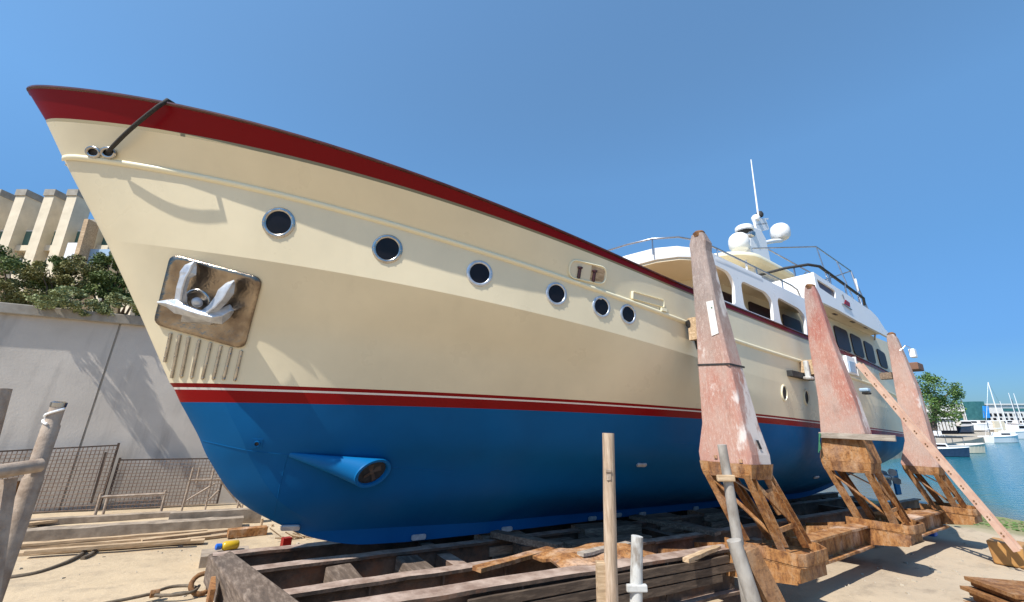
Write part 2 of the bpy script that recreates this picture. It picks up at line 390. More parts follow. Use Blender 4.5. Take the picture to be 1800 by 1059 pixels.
# ================================================================== THE YACHT
XE = 21.0
def bf(x0, L, n, B, kink=0.0, xt=13.5, tap=.3, xr=18.5):
    def f(x):
        t = min(max((x - x0) / L, 0), 1); d = max(x - x0, 0)
        v = .05 + (B - .05) * (1 - (1 - t) ** n)
        v += .07 * (1 - math.exp(-d / .07)) * math.exp(-d / 2.5)
        if kink: v += kink * min(d / .5, 1) * math.exp(-max(d - .5, 0) / 4)
        if x > xt: v *= 1 - tap * ((x - xt) / (XE - xt)) ** 2
        if x > xr: v *= math.sqrt(max(0.12, 1 - ((x - xr) / (XE - xr + .05)) ** 2))
        return v
    return f
def fit(b, pts, extra, deg):
    q = [onC(p[0], p[1], b) for p in pts]
    xs = [p[0] for p in q] + [e[0] for e in extra]; zs = [p[2] for p in q] + [e[1] for e in extra]
    co = np.polyfit(xs, zs, deg); lo, hi = min(xs), max(xs)
    return lambda x: float(np.polyval(co, min(max(x, lo), hi)))
LV = {}                                    # level curves: name -> (x0, half breadth, height)
def level(n, x0, b, z): LV[n] = (x0, b, z)
b_ = bf(-5.33, 9, 2.5, 3.0)
level('sheer', -5.33, b_, fit(b_, [(67,155),(100,153),(150,157),(200,165),(283,182),(367,202),(467,225),(500,233),(600,263),(700,297),(793,333),(860,355),(933,387),(1000,417),(1067,440),(1140,473),(1215,508),(1275,537),(1422,592)], [(13.5, 4.31), (16, 4.2), (21, 4.3), (-5.33, 5.85)], 6))
b_ = bf(-5.06, 9, 2.45, 3.0)
level('redlow', -5.06, b_, fit(b_, [(133,207),(233,220),(283,226.7),(400,248),(500,272),(600,300),(700,327),(800,357),(900,390),(1000,427),(1100,465),(1215,517),(1275,542),(1422,598)], [(13.5, 4.2), (16, 4.09), (21, 4.19), (-5.06, 5.49)], 6))
b_ = bf(-4.77, 9.5, 2.12, 2.98)
level('rub', -4.77, b_, fit(b_, [(140,280),(200,285),(283,295),(367,312),(500,342),(600,369),(700,399),(800,430),(900,464),(1000,495),(1100,527),(1203,563),(1292,597),(1414,639)], [(13.5, 3.58), (16, 3.5), (21, 3.55), (-4.77, 5.03)], 5))
b_ = bf(-4.08, 9.5, 2.42, 2.96)
level('knuckle', -4.08, b_, fit(b_, [(317,437),(400,449),(500,460),(597,478),(633,487),(767,513),(900,543),(1020,572),(1090,590),(1217,623.5)], [(9, 3.05), (14, 2.95), (21, 3.0), (-4.08, 4.0)], 4))
b_ = bf(-2.98, 11, 1.72, 2.88, .11)
level('redtop', -2.98, b_, fit(b_, [(413,677),(580,683),(747,690),(880,696),(960,700),(1093,709),(1230,718),(1333,727)], [(16, 2.28), (21, 2.3), (-2.98, 2.23)], 3))
b_ = bf(-2.81, 11, 1.68, 2.85, .11)
level('bluetop', -2.81, b_, fit(b_, [(413,708),(580,712),(760,716),(880,719),(960,723),(1093,730),(1230,736),(1333,743)], [(16, 2.12), (21, 2.14), (-2.81, 1.97)], 3))
zt, zb = LV['redtop'][2], LV['bluetop'][2]
level('white1', -2.93, bf(-2.93, 11, 1.71, 2.872, .11), lambda x: zb(x) + (zt(x) - zb(x)) * .78)
level('white2', -2.91, bf(-2.91, 11, 1.70, 2.868, .11), lambda x: zb(x) + (zt(x) - zb(x)) * .66)
zk = LV['knuckle'][2]
level('flare', -3.5, bf(-3.5, 10.3, 1.95, 2.93), lambda x: zt(x) + (zk(x) - zt(x)) * .5)
def rise(x, k, x1=11.): return 0 if x < x1 else k * ((x - x1) / (XE - x1)) ** 1.7
level('bilge4', -2.53, bf(-2.53, 11, 1.42, 2.72, .16, tap=.4), lambda x: 1.56 + rise(x, .25))
level('bilge3', -2.30, bf(-2.30, 11, 1.28, 2.3, .15, tap=.5), lambda x: 1.19 - .1 * min(max(x, 0) / 8, 1) + rise(x, .45))
level('bilge2', -1.83, bf(-1.83, 10, 1.28, 1.45, .14, tap=.6), lambda x: .65 - .05 * min(max(x, 0) / 8, 1) + rise(x, .75))
level('garb', -1.05, bf(-1.05, 6, 1.2, .17), lambda x: .215 + (-.08) * min(max(x + 1, 0) / 3, 1) + rise(x, 1.0, 14.5))
level('keel', -.95, bf(-.95, 4, 1.2, .13), lambda x: (.175 if x <= -.95 else max(-.06, .175 * max(0, 1 - (x + .95) / .95) ** 1.6 - .06 * min(1, (x + .95) / 1.6))) + .03 * min(max((x - 2) / 4, 0), 1) + rise(x, 1.0, 14.5))
DL = [0, .015, .04, .08, .14, .22, .31, .41, .5, .6]
def stations(x0):
    Lt = XE - x0; n = 70
    return [x0 + d for d in DL] + [x0 + .6 + (Lt - .6) * (k / n) ** 1.25 for k in range(1, n + 1)]
def curve(n, side=-1, dv=0, dz=0):
    x0, b, z = LV[n]
    return [(x, side * (b(x) + dv), z(x) + dz) for x in stations(x0)]
def blend(a, b, t): return [tuple((1 - t) * p + t * q for p, q in zip(u, w)) for u, w in zip(a, b)]
yacht = thing('motor_yacht', 'large cream and blue motor yacht with red bulwark band, propped on the slip cradle', 'yacht', (0, 0, 0))
def strip(name, lv, mat, sub=3, sharp_kink=False, smooth=60, round_=False):
    g = G()
    for side in (-1, 1):
        rows = []
        for a, b in zip(lv[:-1], lv[1:]):
            A, B = curve(a, side), curve(b, side)
            if round_ and a != 'keel':
                ia = lv.index(a); P0 = curve(lv[ia - 1], side) if ia > 1 else A; P3 = curve(lv[ia + 2], side) if ia + 2 < len(lv) else B
                for k in range(sub):
                    t = k / sub; rows.append([tuple(.5 * (2 * p1[c] + (-p0[c] + p2[c]) * t + (2 * p0[c] - 5 * p1[c] + 4 * p2[c] - p3[c]) * t * t + (-p0[c] + 3 * p1[c] - 3 * p2[c] + p3[c]) * t ** 3) for c in range(3)) for p0, p1, p2, p3 in zip(P0, A, B, P3)])
                continue
            rows += [blend(A, B, k / sub) for k in range(sub)]
        rows.append(curve(lv[-1], side)); g.grid(rows)
        if side == -1: last = rows
        else: first = rows
    for ra, rb in zip(last, first):        # close the stem and the stern
        g.add([ra[0], rb[0]], [])
    def close(idx):
        A = [r[idx] for r in last]; B = [r[idx] for r in first]
        g.grid([A, B])
    close(0); close(-1)
    o = obj(name, g, mat, yacht)
    me = o.data; bm = bmesh.new(); bm.from_mesh(me); bmesh.ops.remove_doubles(bm, verts=bm.verts, dist=.0005)
    bmesh.ops.recalc_face_normals(bm, faces=bm.faces); bm.to_mesh(me); bm.free()
    me.polygons.foreach_set('use_smooth', [True] * len(me.polygons))
    me.set_sharp_from_angle(angle=R(smooth))
    return o
g_under = strip('underbody', ['keel', 'garb', 'bilge2', 'bilge3', 'bilge4', 'bluetop'], MT['blue'], 6, smooth=11, round_=True)
strip('boot_stripe', ['bluetop', 'white2'], MT['stripe'], 1)
strip('white_line', ['white2', 'white1'], MT['whiteline'], 1)
strip('upper_stripe', ['white1', 'redtop'], MT['stripe'], 1)
o_low = strip('lower_topsides', ['redtop', 'flare', 'knuckle'], MT['cream'], 4, smooth=40)
o_mid = strip('topsides', ['knuckle', 'rub'], MT['cream'], 4, smooth=40)
x0, b, z = LV['redlow']; LV['gold'] = (x0 + .03, lambda x: LV['redlow'][1](x) - .004, lambda x: LV['redlow'][2](x) - .05 + .022 * min(max((x + 4) / 10, 0), 1))
o_bul = strip('bulwark', ['rub', 'gold'], MT['cream'], 4, smooth=40)
o_gold = strip('gold_line', ['gold', 'redlow'], MT['gold'], 1)
o_red = strip('bulwark_band', ['redlow', 'sheer'], MT['red'], 3, smooth=40)
g = G(); A = curve('keel', -1); B = curve('keel', 1); g.grid([A, B]); obj('keel_sole', g, MT['blue'], yacht, smooth=60)
g = G(); A = curve('rub', -1, -.03, .1)[8:]; B = curve('rub', 1, -.03, .1)[8:]; g.grid([A, [(p[0], 0, p[2] + .12) for p in A], B]); obj('deck', g, MT['timber2'], yacht, smooth=60)
# inside face of the bulwark and the cap rail
g = G()
for s in (-1, 1): g.grid([curve('rub', s, -.08)[12:], curve('sheer', s, -.08)[12:]])
obj('bulwark_lining', g, MT['cream'], yacht, smooth=60)
g = G(); prof = [(-.12, -.005), (-.12, .03), (-.06, .04), (.0, .035), (.03, .018), (.03, -.005), (.0, -.015)]
rows = [curve('sheer', -1, a, h) for a, h in prof]
ring = [[p for p in r] + [(q[0], -q[1], q[2]) for q in r[::-1]] for r in rows]
g.grid(ring + [ring[0]]); obj('cap_rail', g, MT['blackrail'], yacht, smooth=50)
# rub rail: a half round all along both sides
g = G(); rw = []
for k in range(7):
    a = -math.pi / 2 + math.pi * k / 6; rw.append((.055 * math.cos(a) - .01, .042 * math.sin(a)))
rows = [curve('rub', -1, a, h) for a, h in rw]
ring = [r + [(q[0], -q[1], q[2]) for q in r[::-1]] for r in rows]
g.grid(ring); obj('rub_rail', g, MT['rail_cream'], yacht, smooth=60)

def bvh(os):
    vs, fs = [], []
    for o in os:
        b = len(vs); vs += [v.co.copy() for v in o.data.vertices]; fs += [tuple(b + i for i in p.vertices) for p in o.data.polygons]
    return BVHTree.FromPolygons(vs, fs)
HULL = bvh([g_under, o_low, o_mid, o_bul, o_gold, o_red])
CBv = Vector(CB)
def hit(px, py, off=0):
    r = Vector(rayb(px, py)).normalized(); h = HULL.ray_cast(CBv, r)
    if h[0] is None: q = onV(px, py, .1); return np.array(q), np.array((-.7, -.7, 0))
    n = h[1] if h[1].dot(r) < 0 else -h[1]
    return np.array(h[0] + n * off), np.array(n)
def frame_at(px, py):
    p, n = hit(px, py); up = np.array((0, 0, 1.)); a = np.cross(up, n); a /= np.linalg.norm(a); u = np.cross(n, a)
    return p, a, u, n                      # a points aft along the hull on this side
# portholes
ports = [(490,392,.215),(681,438,.21),(843,481,.2),(978,517,.19),(1057,540,.185),(1104,553,.18)]
for i, (px, py, rr) in enumerate(ports):
    p, a, u, n = frame_at(px, py); g = G()
    g.lathe(p - n * .02, [(rr * 1.0, 0), (rr * 1.0, .026), (rr * .95, .036), (rr * .84, .040), (rr * .77, .034), (rr * .75, .028)], n, 36, False)
    for k in range(12):
        t = 2 * math.pi * k / 12; q = p + n * .020 + rr * .87 * (a * math.cos(t) + u * math.sin(t)); g.lathe(q - n * .005, [(.013, 0), (.013, .006), (.006, .008)], n, 6)
    fr = obj('porthole', g, MT['chrome'] if i < 2 else MT['portring'], yacht, smooth=40)
    g = G(); g.lathe(p - n * .03, [(rr * .77, 0), (rr * .77, .031), (0.001, .032)], n, 32); obj('pane', g, MT['dark'], fr, smooth=40)
for px, py in ((1378,691),(1417,699)):     # small recessed oval ports aft
    p, a, u, n = frame_at(px, py); g = G(); rw = []
    for r1, h in ((1.0, -.02), (1.0, .02), (.86, .025), (.8, -.005)):
        rw.append([p + n * h + r1 * (a * .13 * math.cos(t) + u * .19 * math.sin(t)) for t in np.linspace(0, 2 * math.pi, 29)[:-1]])
    g.grid(rw, True); fr = obj('oval_port', g, MT['rail_cream'], yacht, smooth=40)
    g = G(); g.add([p + n * .004 + .84 * (a * .13 * math.cos(t) + u * .19 * math.sin(t)) for t in np.linspace(0, 2 * math.pi, 29)[:-1]], [tuple(range(28))]); obj('pane', g, MT['black'], fr)
# anchor pocket plate moulded to the hull
cor = [(303,446),(463,489),(430,615),(272,570)]
def bil(u, v, c=cor):
    p = [np.array(q, float) for q in c]; return (1 - v) * ((1 - u) * p[0] + u * p[1]) + v * ((1 - u) * p[3] + u * p[2])
g = G(); NN = 18
def sq(u, v):                              # square to rounded square
    r = .10; x, y = u - .5, v - .5; ax, ay = abs(x), abs(y); m = max(ax, ay)
    if m < 1e-6: return u, v
    cx, cy = x / m * .5, y / m * .5        # boundary point in this direction
    dx, dy = max(abs(cx) - (.5 - r), 0), max(abs(cy) - (.5 - r), 0); L = math.hypot(dx, dy); k = 1
    if dx > 0 and dy > 0: k = 1 - (L - r) / math.hypot(cx, cy) * 1.0 if L > r else 1
    return .5 + x * k, .5 + y * k
rows = []
for j in range(NN + 1):
    row = []
    for i in range(NN + 1):
        u, v = sq(i / NN, j / NN); P = bil(u, v); q, n = hit(P[0], P[1], .018); row.append(tuple(q))
    rows.append(row)
g.grid(rows)
o = obj('anchor_pocket', g, MT['steel'], yacht, smooth=60); sm = o.modifiers.new('s', 'SOLIDIFY'); sm.thickness = .03; sm.offset = 0
# chafing bars under the anchor
for a_, b_ in zip([(301,586),(317,589),(333,593),(351,598),(371,603),(389,608),(407,612),(425,617)], [(291,636),(303,664),(317,675),(335,676),(354,677),(373,677),(391,677),(411,678)]):
    g = G(); pa = []
    for t in np.linspace(0, 1, 7):
        q, n = hit(a_[0] + (b_[0] - a_[0]) * t, a_[1] + (b_[1] - a_[1]) * t, .012); pa.append(q)
    g.tube(pa, .02, 8)
    for q in pa[1::2]: g.lathe(q + n * .012, [(.012, 0), (.008, .012)], n, 8)
    obj('chafing_bar', g, MT['chrome'], yacht, smooth=50)
# bow thruster fairing
p0, n0 = hit(512, 800); p1, a1, u1, n1 = frame_at(655, 822)
ctr = p1 + n1 * .16; ax = ctr + n1 * .0 - p0; ax /= np.linalg.norm(ax)
fx = n1 * .88 + a1 * .47; fx /= np.linalg.norm(fx)                      # the mouth faces aft and outwards
e1 = np.cross(u1, fx); e1 /= np.linalg.norm(e1); e2 = np.cross(fx, e1)
RR = .215; K = 32; rows = []
for t in (0, .12, .3, .5, .7, .86, 1.0):
    c0 = p0 * (1 - t) + (ctr) * t; rad = RR * (.16 + .84 * t); row = []
    for k in range(K):
        th = 2 * math.pi * k / K; sk = e1 * math.cos(th) * (1 + .42 * t * t) + e2 * math.sin(th)
        row.append(c0 + rad * sk)
    rows.append(row)
g = G(); g.grid(rows, True); g.add(rows[0], [tuple(range(K))])
rin = [[ctr + RR * q * (e1 * 1.42 * math.cos(2 * math.pi * k / K) + e2 * math.sin(2 * math.pi * k / K)) - fx * h for k in range(K)] for q, h in ((1, 0), (.97, -.02), (.80, -.015), (.77, .02), (.74, .22))]
g.grid(rin, True); pod = obj('thruster_fairing', g, MT['blue_pod'], yacht, smooth=35)
g = G(); g.add([ctr - fx * .03 + RR * .77 * (e1 * 1.4 * math.cos(2 * math.pi * k / K) + e2 * math.sin(2 * math.pi * k / K)) for k in range(K)], [tuple(range(K))]); obj('tunnel_back', g, MT['black'], pod)
g = G(); g.lathe(ctr - fx * .03, [(.04, 0), (.035, .012), (.01, .02)], fx, 12)
for k in range(4):
    t = k * math.pi / 2 + .4; d = e1 * math.cos(t) + e2 * math.sin(t); w = -e1 * math.sin(t) + e2 * math.cos(t); q = ctr - fx * .022
    g.add([q + d * .03 - w * .02, q + d * .13 - w * .05 + fx * .02, q + d * .15 + w * .02, q + d * .13 + w * .05 - fx * .02, q + d * .03 + w * .02], [(0, 1, 2, 3, 4)])
obj('thruster_propeller', g, MT['brownsteel'], pod, smooth=40)
# small log fitting, zinc anodes, hull seams
p, a, u, n = frame_at(452, 780); g = G(); g.box(p, (.13, .13, .012), (a, u, n)); g.lathe(p, [(.04, 0), (.04, .03), (.028, .03), (.028, .008)], n, 16); lf = obj('log_fitting', g, MT['blue'], yacht)
g = G(); g.lathe(p, [(.028, .0), (.028, .012)], n, 12); obj('log_hole', g, MT['black'], lf)
for px, py, w in ((511,926,.26),(735,944,.26),(890,930,.24),(1040,911,.24),(1085,905,.24),(1128,903,.24),(1127,816,.22),(1222,893,.22),(1434,838,.26)):
    try: p, a, u, n = frame_at(px, py)
    except Exception: continue
    g = G(); g.prism([p + n * .004 + a * q[0] + u * q[1] for q in rpoly([(-w / 2, -.045), (w / 2, -.045), (w / 2, .045), (-w / 2, .045)], .04)], n * .035); bevel(obj('zinc_anode', g, MT['zinc'], yacht), .008)
for pa in ([(357,775),(400,785),(440,793),(508,800)],[(505,803),(493,850),(482,905)],[(690,822),(760,827),(800,830)],[(1180,778),(1225,781)]):
    g = G(); pts = []
    for (ax_, ay_), (bx_, by_) in zip(pa[:-1], pa[1:]):
        for t in np.linspace(0, 1, 5): pts.append(hit(ax_ + (bx_ - ax_) * t, ay_ + (by_ - ay_) * t, .0)[0])
    g.tube([q for i, q in enumerate(pts) if i == 0 or np.linalg.norm(q - pts[i - 1]) > 1e-4], .006, 5); obj('weld_seam', g, MT['blue'], yacht)
# fairleads in the bulwark: bow chock, oval fairlead with bollards, long freeing port
g = G(); p, a, u, n = frame_at(181, 269)
for q in (-.1, .1): g.tube([p + n * .03 + a * (q + .085 * math.cos(t)) + u * .06 * math.sin(t) for t in np.linspace(0, 2 * math.pi, 20)], .022, 8, False)
ck = obj('bow_chock', g, MT['chrome'], yacht, smooth=60)
g = G()
for q in (-.1, .1): g.add([p + n * .012 + a * (q + .08 * math.cos(t)) + u * .055 * math.sin(t) for t in np.linspace(0, 2 * math.pi, 17)[:-1]], [tuple(range(16))])
obj('chock_hole', g, MT['black'], ck)
def opening(px, py, w, h, rr, back, name, lab=None):
    p, a, u, n = frame_at(px, py); ol = rpoly([(-w/2, -h/2), (w/2, -h/2), (w/2, h/2), (-w/2, h/2)], rr, 6)
    g = G(); rw = []
    for k, hh in ((1.06, -.01), (1.06, .022), (1.0, .03), (.95, .02), (.93, .004)):
        rw.append([p + n * hh + a * q[0] * (1 + (k - 1) * .6) + u * q[1] * (1 + (k - 1) * 1.5) for q in ol])
    g.grid(rw, True); o = obj(name, g, MT['rail_cream'], yacht, smooth=50)
    g = G(); g.add([p + n * .006 + a * q[0] * .98 + u * q[1] * .93 for q in ol], [tuple(range(len(ol)))]); obj('recess', g, back, o)
    return o, p, a, u, n
o, p, a, u, n = opening(1033, 479, .72, .29, .14, MT['inner'], 'fairlead_opening')
for q in (-.17, .12):
    g = G(); g.lathe(p + n * .02 + a * q - u * .13, [(.028, 0), (.028, .15), (.045, .16), (.045, .185)], u, 12); obj('bollard', g, MT['maroon'], o, smooth=40)
g = G(); g.prism([p + n * .008 + a * q[0] + u * q[1] for q in ((.06, -.13), (.33, -.1), (.33, .1), (.06, .13))], n * .004); obj('recess_panel', g, MT['timber2'], o)  # flat brown panel over the aft side of the recess
opening(1139, 527, .80, .13, .02, MT['inner'], 'freeing_port')
g = G(); p, a, u, n = frame_at(1162, 545); g.bar(p + n * .03 - a * .04, p + n * .03 + a * .1, .05, .06); obj('scupper_lip', g, MT['rail_cream'], yacht)

# ------------------------------------------------------------------ superstructure
def PV(v): return lambda a, b, d: (a, -v + d, b)
DZ = 5.58                                  # top of the boat deck
def deck_outline(grow=0):
    port = [(4.72 - grow, 0), (4.74 - grow, .9), (4.78 - grow, 1.5), (4.92 - grow, 2.2), (5.15 - grow, 2.6), (5.5, 2.85 + grow), (6.0, 2.95 + grow), (8, 2.95 + grow), (11.2, 2.95 + grow), (14, 2.92 + grow), (16.4, 2.85 + grow), (17.0, 2.6 + grow), (17.2, 1.5), (17.2, 0)]
    return port
def deck_fwd(o): return [p for p in o if p[0] <= 11.2] + [(11.2, 0)]
def full(o): return [(x, -v) for x, v in o] + [(x, v) for x, v in o[::-1] if v > 0]
g = G(); ol = full(deck_fwd(deck_outline(-.04))); rows = []
for zz in (5.44, 5.52): rows.append([(x, y, zz) for x, y in ol])
g.grid(rows, True); n_ = len(ol); g.add(rows[0], [tuple(range(n_))]); g.add(rows[1], [tuple(range(n_))])
obj('boat_deck', g, MT['tan'], yacht)
g = G(); n_ = 5                            # white brow round the front of the boat deck
def brow_row(gr, z0):
    pts = []
    for x, v in deck_outline(gr)[:8]: pts.append((x, v))
    dense = []
    for (xa, va), (xb, vb) in zip(pts[:-1], pts[1:]):
        for t in np.linspace(0, 1, 6)[:-1]: dense.append((xa + (xb - xa) * t, va + (vb - va) * t))
    dense.append(pts[-1]); P = [(x, -v) for x, v in dense]; Q = [(x, v) for x, v in dense[1:]]
    def zz(x): return z0(min(max((x - 4.7) / 1.3, 0), 1))
    return [(x, y, zz(x)) for x, y in Q[::-1] + P]
g.grid([brow_row(-.30, lambda t: 5.47), brow_row(.0, lambda t: 5.50 - .0 * t), brow_row(.015, lambda t: 5.56), brow_row(.0, lambda t: 5.80 - .14 * t), brow_row(-.12, lambda t: 5.86 - .2 * t), brow_row(-.4, lambda t: 5.84 - .2 * t)])
obj('brow', g, MT['white'], yacht, smooth=50)
# white side screens with the big openings (port and starboard)
o1 = [(5.55, 4.52), (11.2, 4.4), (11.2, 5.58), (10.2, 5.56), (6.9, 5.64), (5.75, 5.68)]
h1 = [rpoly([(5.62, 4.66), (6.60, 4.63), (6.68, 5.12), (6.50, 5.38), (5.75, 5.42)], [.05, .1, .2, .25, .2], 6),
      rpoly([(6.98, 4.61), (8.30, 4.58), (8.37, 5.08), (8.12, 5.26), (6.95, 5.30)], [.18, .05, .2, .28, .2], 6),
      rpoly([(8.66, 4.53), (10.03, 4.48), (10.14, 5.0), (9.86, 5.18), (8.64, 5.27)], [.18, .05, .2, .3, .2], 6)]
for s in (1, -1):
    g = G(); g.plate(o1, h1, (lambda a, b, d: (a, -2.955 + d, b)) if s > 0 else (lambda a, b, d: (a, 2.955 - d, b)), .07); bevel(obj('side_screen', g, MT['white'], yacht), .012)
# upper fascia with emblem and window
o2 = [(11.22, 5.70), (12.5, 5.69), (14, 5.60), (16.4, 5.52), (17.1, 5.50), (17.1, 5.62), (16.6, 5.78), (16.1, 6.10), (15.6, 6.24), (14.0, 6.37), (11.22, 6.58)]
h2 = [rpoly([(11.46, 6.16), (12.56, 6.05), (12.62, 6.30), (12.50, 6.33), (11.36, 6.40)], [.06, .05, .05, .05, .06], 4)]
for s in (1, -1):
    g = G(); g.plate(o2, h2, (lambda a, b, d: (a, -2.95 + d, b)) if s > 0 else (lambda a, b, d: (a, 2.95 - d, b)), .08); fa = bevel(obj('upper_fascia', g, MT['white'], yacht), .012)
    g = G(); yy = -2.905 * s; g.add([(q[0], yy, q[1]) for q in h2[0]], [tuple(range(len(h2[0])))]); obj('window', g, MT['maroon'], fa)
    if s > 0:
        g = G(); g.prism([(q[0], -2.952, q[1]) for q in ((13.15, 6.0), (13.55, 5.98), (13.6, 6.12), (13.3, 6.16))], (0, -.02, 0)); obj('flag_emblem', g, MT['stripe'], fa)
        g = G(); g.bar((12.95, -2.97, 5.97), (13.65, -2.97, 5.9), .03, .02); g.bar((13.12, -2.97, 6.3), (13.18, -2.97, 6.14), .02, .03); obj('emblem_frame', g, MT['railtube'], fa)
# fascia front wall across, and its fillet down to the rail
for s in (1, -1):
    g = G(); g.box((11.25, -s * 2.35, 6.1), (.07, 1.12, .95)); bevel(obj('fascia_return', g, MT['white'], yacht), .015)
    g = G(); g.prism([(11.12, -2.9 * s, 4.38), (11.55, -2.9 * s, 4.36), (11.36, -2.9 * s, 5.2), (11.5, -2.9 * s, 5.72), (11.12, -2.9 * s, 5.72)], (0, .06 * s, 0)); bevel(obj('screen_post', g, MT['white'], yacht), .015)
g = G(); g.box((14.15, 0, 5.77), (5.9, 5.72, .12)); obj('aft_deck_overhead', g, MT['tan'], yacht)
for x in (11.9, 13.1, 14.5, 15.7):
    g = G(); g.box((x, -2.68, 5.703), (.28, .07, .012)); obj('deck_light', g, MT['maroon'], yacht)
# cabins
g = G(); fr = [(6.35, -2.05), (6.05, -1.2), (5.98, 0), (6.05, 1.2), (6.35, 2.05)]
ol = fr + [(6.6, 2.35), (11.8, 2.35), (11.8, 2.46), (19.5, 2.46), (19.5, -2.46), (11.8, -2.46), (11.8, -2.35), (6.6, -2.35)]
g.grid([[(x + (.12 if x < 7 and k else 0), y, zz) for x, y in ol] for k, zz in enumerate((3.4, 5.66))], True); cab = bevel(obj('deckhouse', g, MT['inner'], yacht), .02)
def winplate(poly, y, mat=MT['dark'], th=.02):
    g = G(); g.prism([(q[0], y, q[1]) for q in poly], (0, -th if y < 0 else th, 0)); return obj('window', g, mat, cab)
for x0_, x1_ in ((6.9, 8.0), (8.4, 9.7), (10.2, 11.3)):
    winplate(rpoly([(x0_, 4.45), (x1_, 4.43), (x1_, 5.22), (x0_, 5.24)], .1), -2.355, MT['maroon2'])
for px_ in (((1465, 571), (1489, 582), (1498, 621), (1474, 611)), ((1494, 585), (1513, 595), (1521, 631), (1503, 623)), ((1518, 598), (1534, 608), (1541, 641), (1526, 634)), ((1541, 612), (1556, 622), (1562, 650), (1549, 644))):
    q = [onV(a_, b_, 2.49) for a_, b_ in px_]; winplate(rpoly([(p[0], p[2]) for p in q], .16), -2.47, MT['maroon2'])
for y0_, y1_ in ((-1.95, -1.3), (-1.1, -.4), (-.3, .4), (.5, 1.1)):
    def fx_(y): return np.interp(abs(y), [0, 1.2, 2.05], [5.98, 6.05, 6.35])
    g = G(); g.prism([(fx_(y0_) - .01 + .08, y0_, 4.5), (fx_(y1_) - .01 + .08, y1_, 4.5), (fx_(y1_) + .09, y1_, 5.05), (fx_(y0_) + .09, y0_, 5.05)], (-.06, 0, 0)); obj('window', g, MT['maroon'], cab)
for y in (-1.7, 1.7):
    g = G(); g.box((5.2, y, 4.9), (.12, .16, 1.2)); bevel(obj('brow_post', g, MT['rail_cream'], yacht), .02)
# pilothouse with its roof on the boat deck
g = G(); ol = [(11.4, -1.15), (11.1, -.5), (11.1, .5), (11.4, 1.15), (15.5, 1.15), (15.5, -1.15)]
g.grid([[(x, y, 5.5) for x, y in ol], [(x + (.35 if x < 12 else 0), y * .95, 7.42) for x, y in ol]], True); ph = bevel(obj('pilothouse', g, MT['white'], yacht), .02)
g = G(); g.prism([(11.9, -1.16, 6.55), (15.2, -1.16, 6.5), (15.2, -1.13, 7.2), (12.0, -1.12, 7.25)], (0, -.015, 0)); obj('window', g, MT['portring'], ph)
g = G(); ro = []
for t in np.linspace(-math.pi / 2, math.pi / 2, 15): ro.append((11.3 - 1.35 * math.cos(t), 1.55 * math.sin(t)))
ro = ro + [(13.8, 1.5), (14.5, 1.2), (14.5, -1.2), (13.8, -1.5)]
def roofrow(k, zz): return [(12.4 + (x - 12.4) * k, y * k, zz) for x, y in ro]
g.grid([roofrow(.93, 7.42), roofrow(1, 7.5), roofrow(1, 7.56), roofrow(.96, 7.66), roofrow(.6, 7.80), roofrow(.1, 7.84)], True); g.add(roofrow(.93, 7.42), [tuple(range(len(ro)))]); g.add(roofrow(.1, 7.84), [tuple(range(len(ro)))])
obj('pilothouse_roof', g, MT['rail_cream'], yacht, smooth=40)
for x, y in ((10.9, -1.25), (14.2, -1.3), (10.9, 1.25), (14.2, 1.3)):
    g = G(); g.tube([(x, y, 5.5), (x, y, 7.45)], .035, 8); obj('roof_post', g, MT['white'], yacht, smooth=60)
# radar mast
YM = -.45
def MX(px, py): q = onV(px, py, -YM); return q
mast_parts = []
g = G(); q0 = MX(1318, 442); q1 = MX(1335, 440); b0 = np.array((q0[0], YM, 7.7)); z1 = MX(1325, 405)[2]
x0m, x1m = MX(1306, 425)[0], MX(1340, 425)[0]
g.prism([(x0m, YM - .2, 7.7), (x1m + .1, YM - .2, 7.7), (x1m - .1, YM - .2, z1 - .3), (x1m - .4, YM - .2, z1), (x0m + .2, YM - .2, z1 - .1)], (0, .4, 0)); mp_ = bevel(obj('radar_mast', g, MT['white'], yacht), .04)
def P_(px, py): q = MX(px, py); return np.array((q[0], YM, q[2]))
g = G(); g.tube([P_(1330, 428), P_(1330, 385)], .04, 8); g.tube([P_(1338, 425), P_(1338, 385)], .04, 8); g.bar(P_(1326, 392), P_(1345, 390), .1, .25); g.bar(P_(1328, 402), P_(1348, 398), .1, .3); g.bar(P_(1330, 386), P_(1350, 385), .04, .05); obj('mast_poles', g, MT['white'], mp_, smooth=40)
g = G(); g.lathe(P_(1329, 388), [(.14, 0), (.16, .05), (.16, .14), (.1, .22), (.02, .25)], (0, 0, 1), 16); obj('navigation_light', g, MT['white'], mp_, smooth=50)
g = G(); g.lathe(P_(1336, 381), [(.12, 0), (.14, .1), (.1, .2)], (0, 0, 1), 12); obj('camera_head', g, MT['black'], mp_, smooth=50)
g = G(); g.tube([P_(1333, 381), P_(1320, 281)], [.035, .02], 6); obj('whip_antenna', g, MT['white'], mp_)
def dome(px, py, rr, name='satellite_dome'):
    c = P_(px, py); g = G()
    g.lathe(c, [(rr * .75, -rr * .85), (rr * .95, -rr * .6), (rr, -.1 * rr), (rr * .97, .25 * rr), (rr * .85, .58 * rr), (rr * .6, .83 * rr), (rr * .3, .95 * rr), (.01, rr)], (0, 0, 1), 28); d = obj(name, g, MT['white'], mp_, smooth=50); return c
c = dome(1371, 408, .38); g = G(); g.tube([P_(1330, 430), P_(1360, 424), c - np.array((0, 0, .4))], .09, 8); obj('dome_arm', g, MT['white'], mp_, smooth=50)
dome(1299, 426, .36)
g = G(); c = P_(1309, 408); g.lathe(c, [(.28, 0), (.32, .04), (.32, .17), (.27, .22), (.05, .25)], (0, 0, 1), 24); obj('radar_scanner', g, MT['white'], mp_, smooth=40)
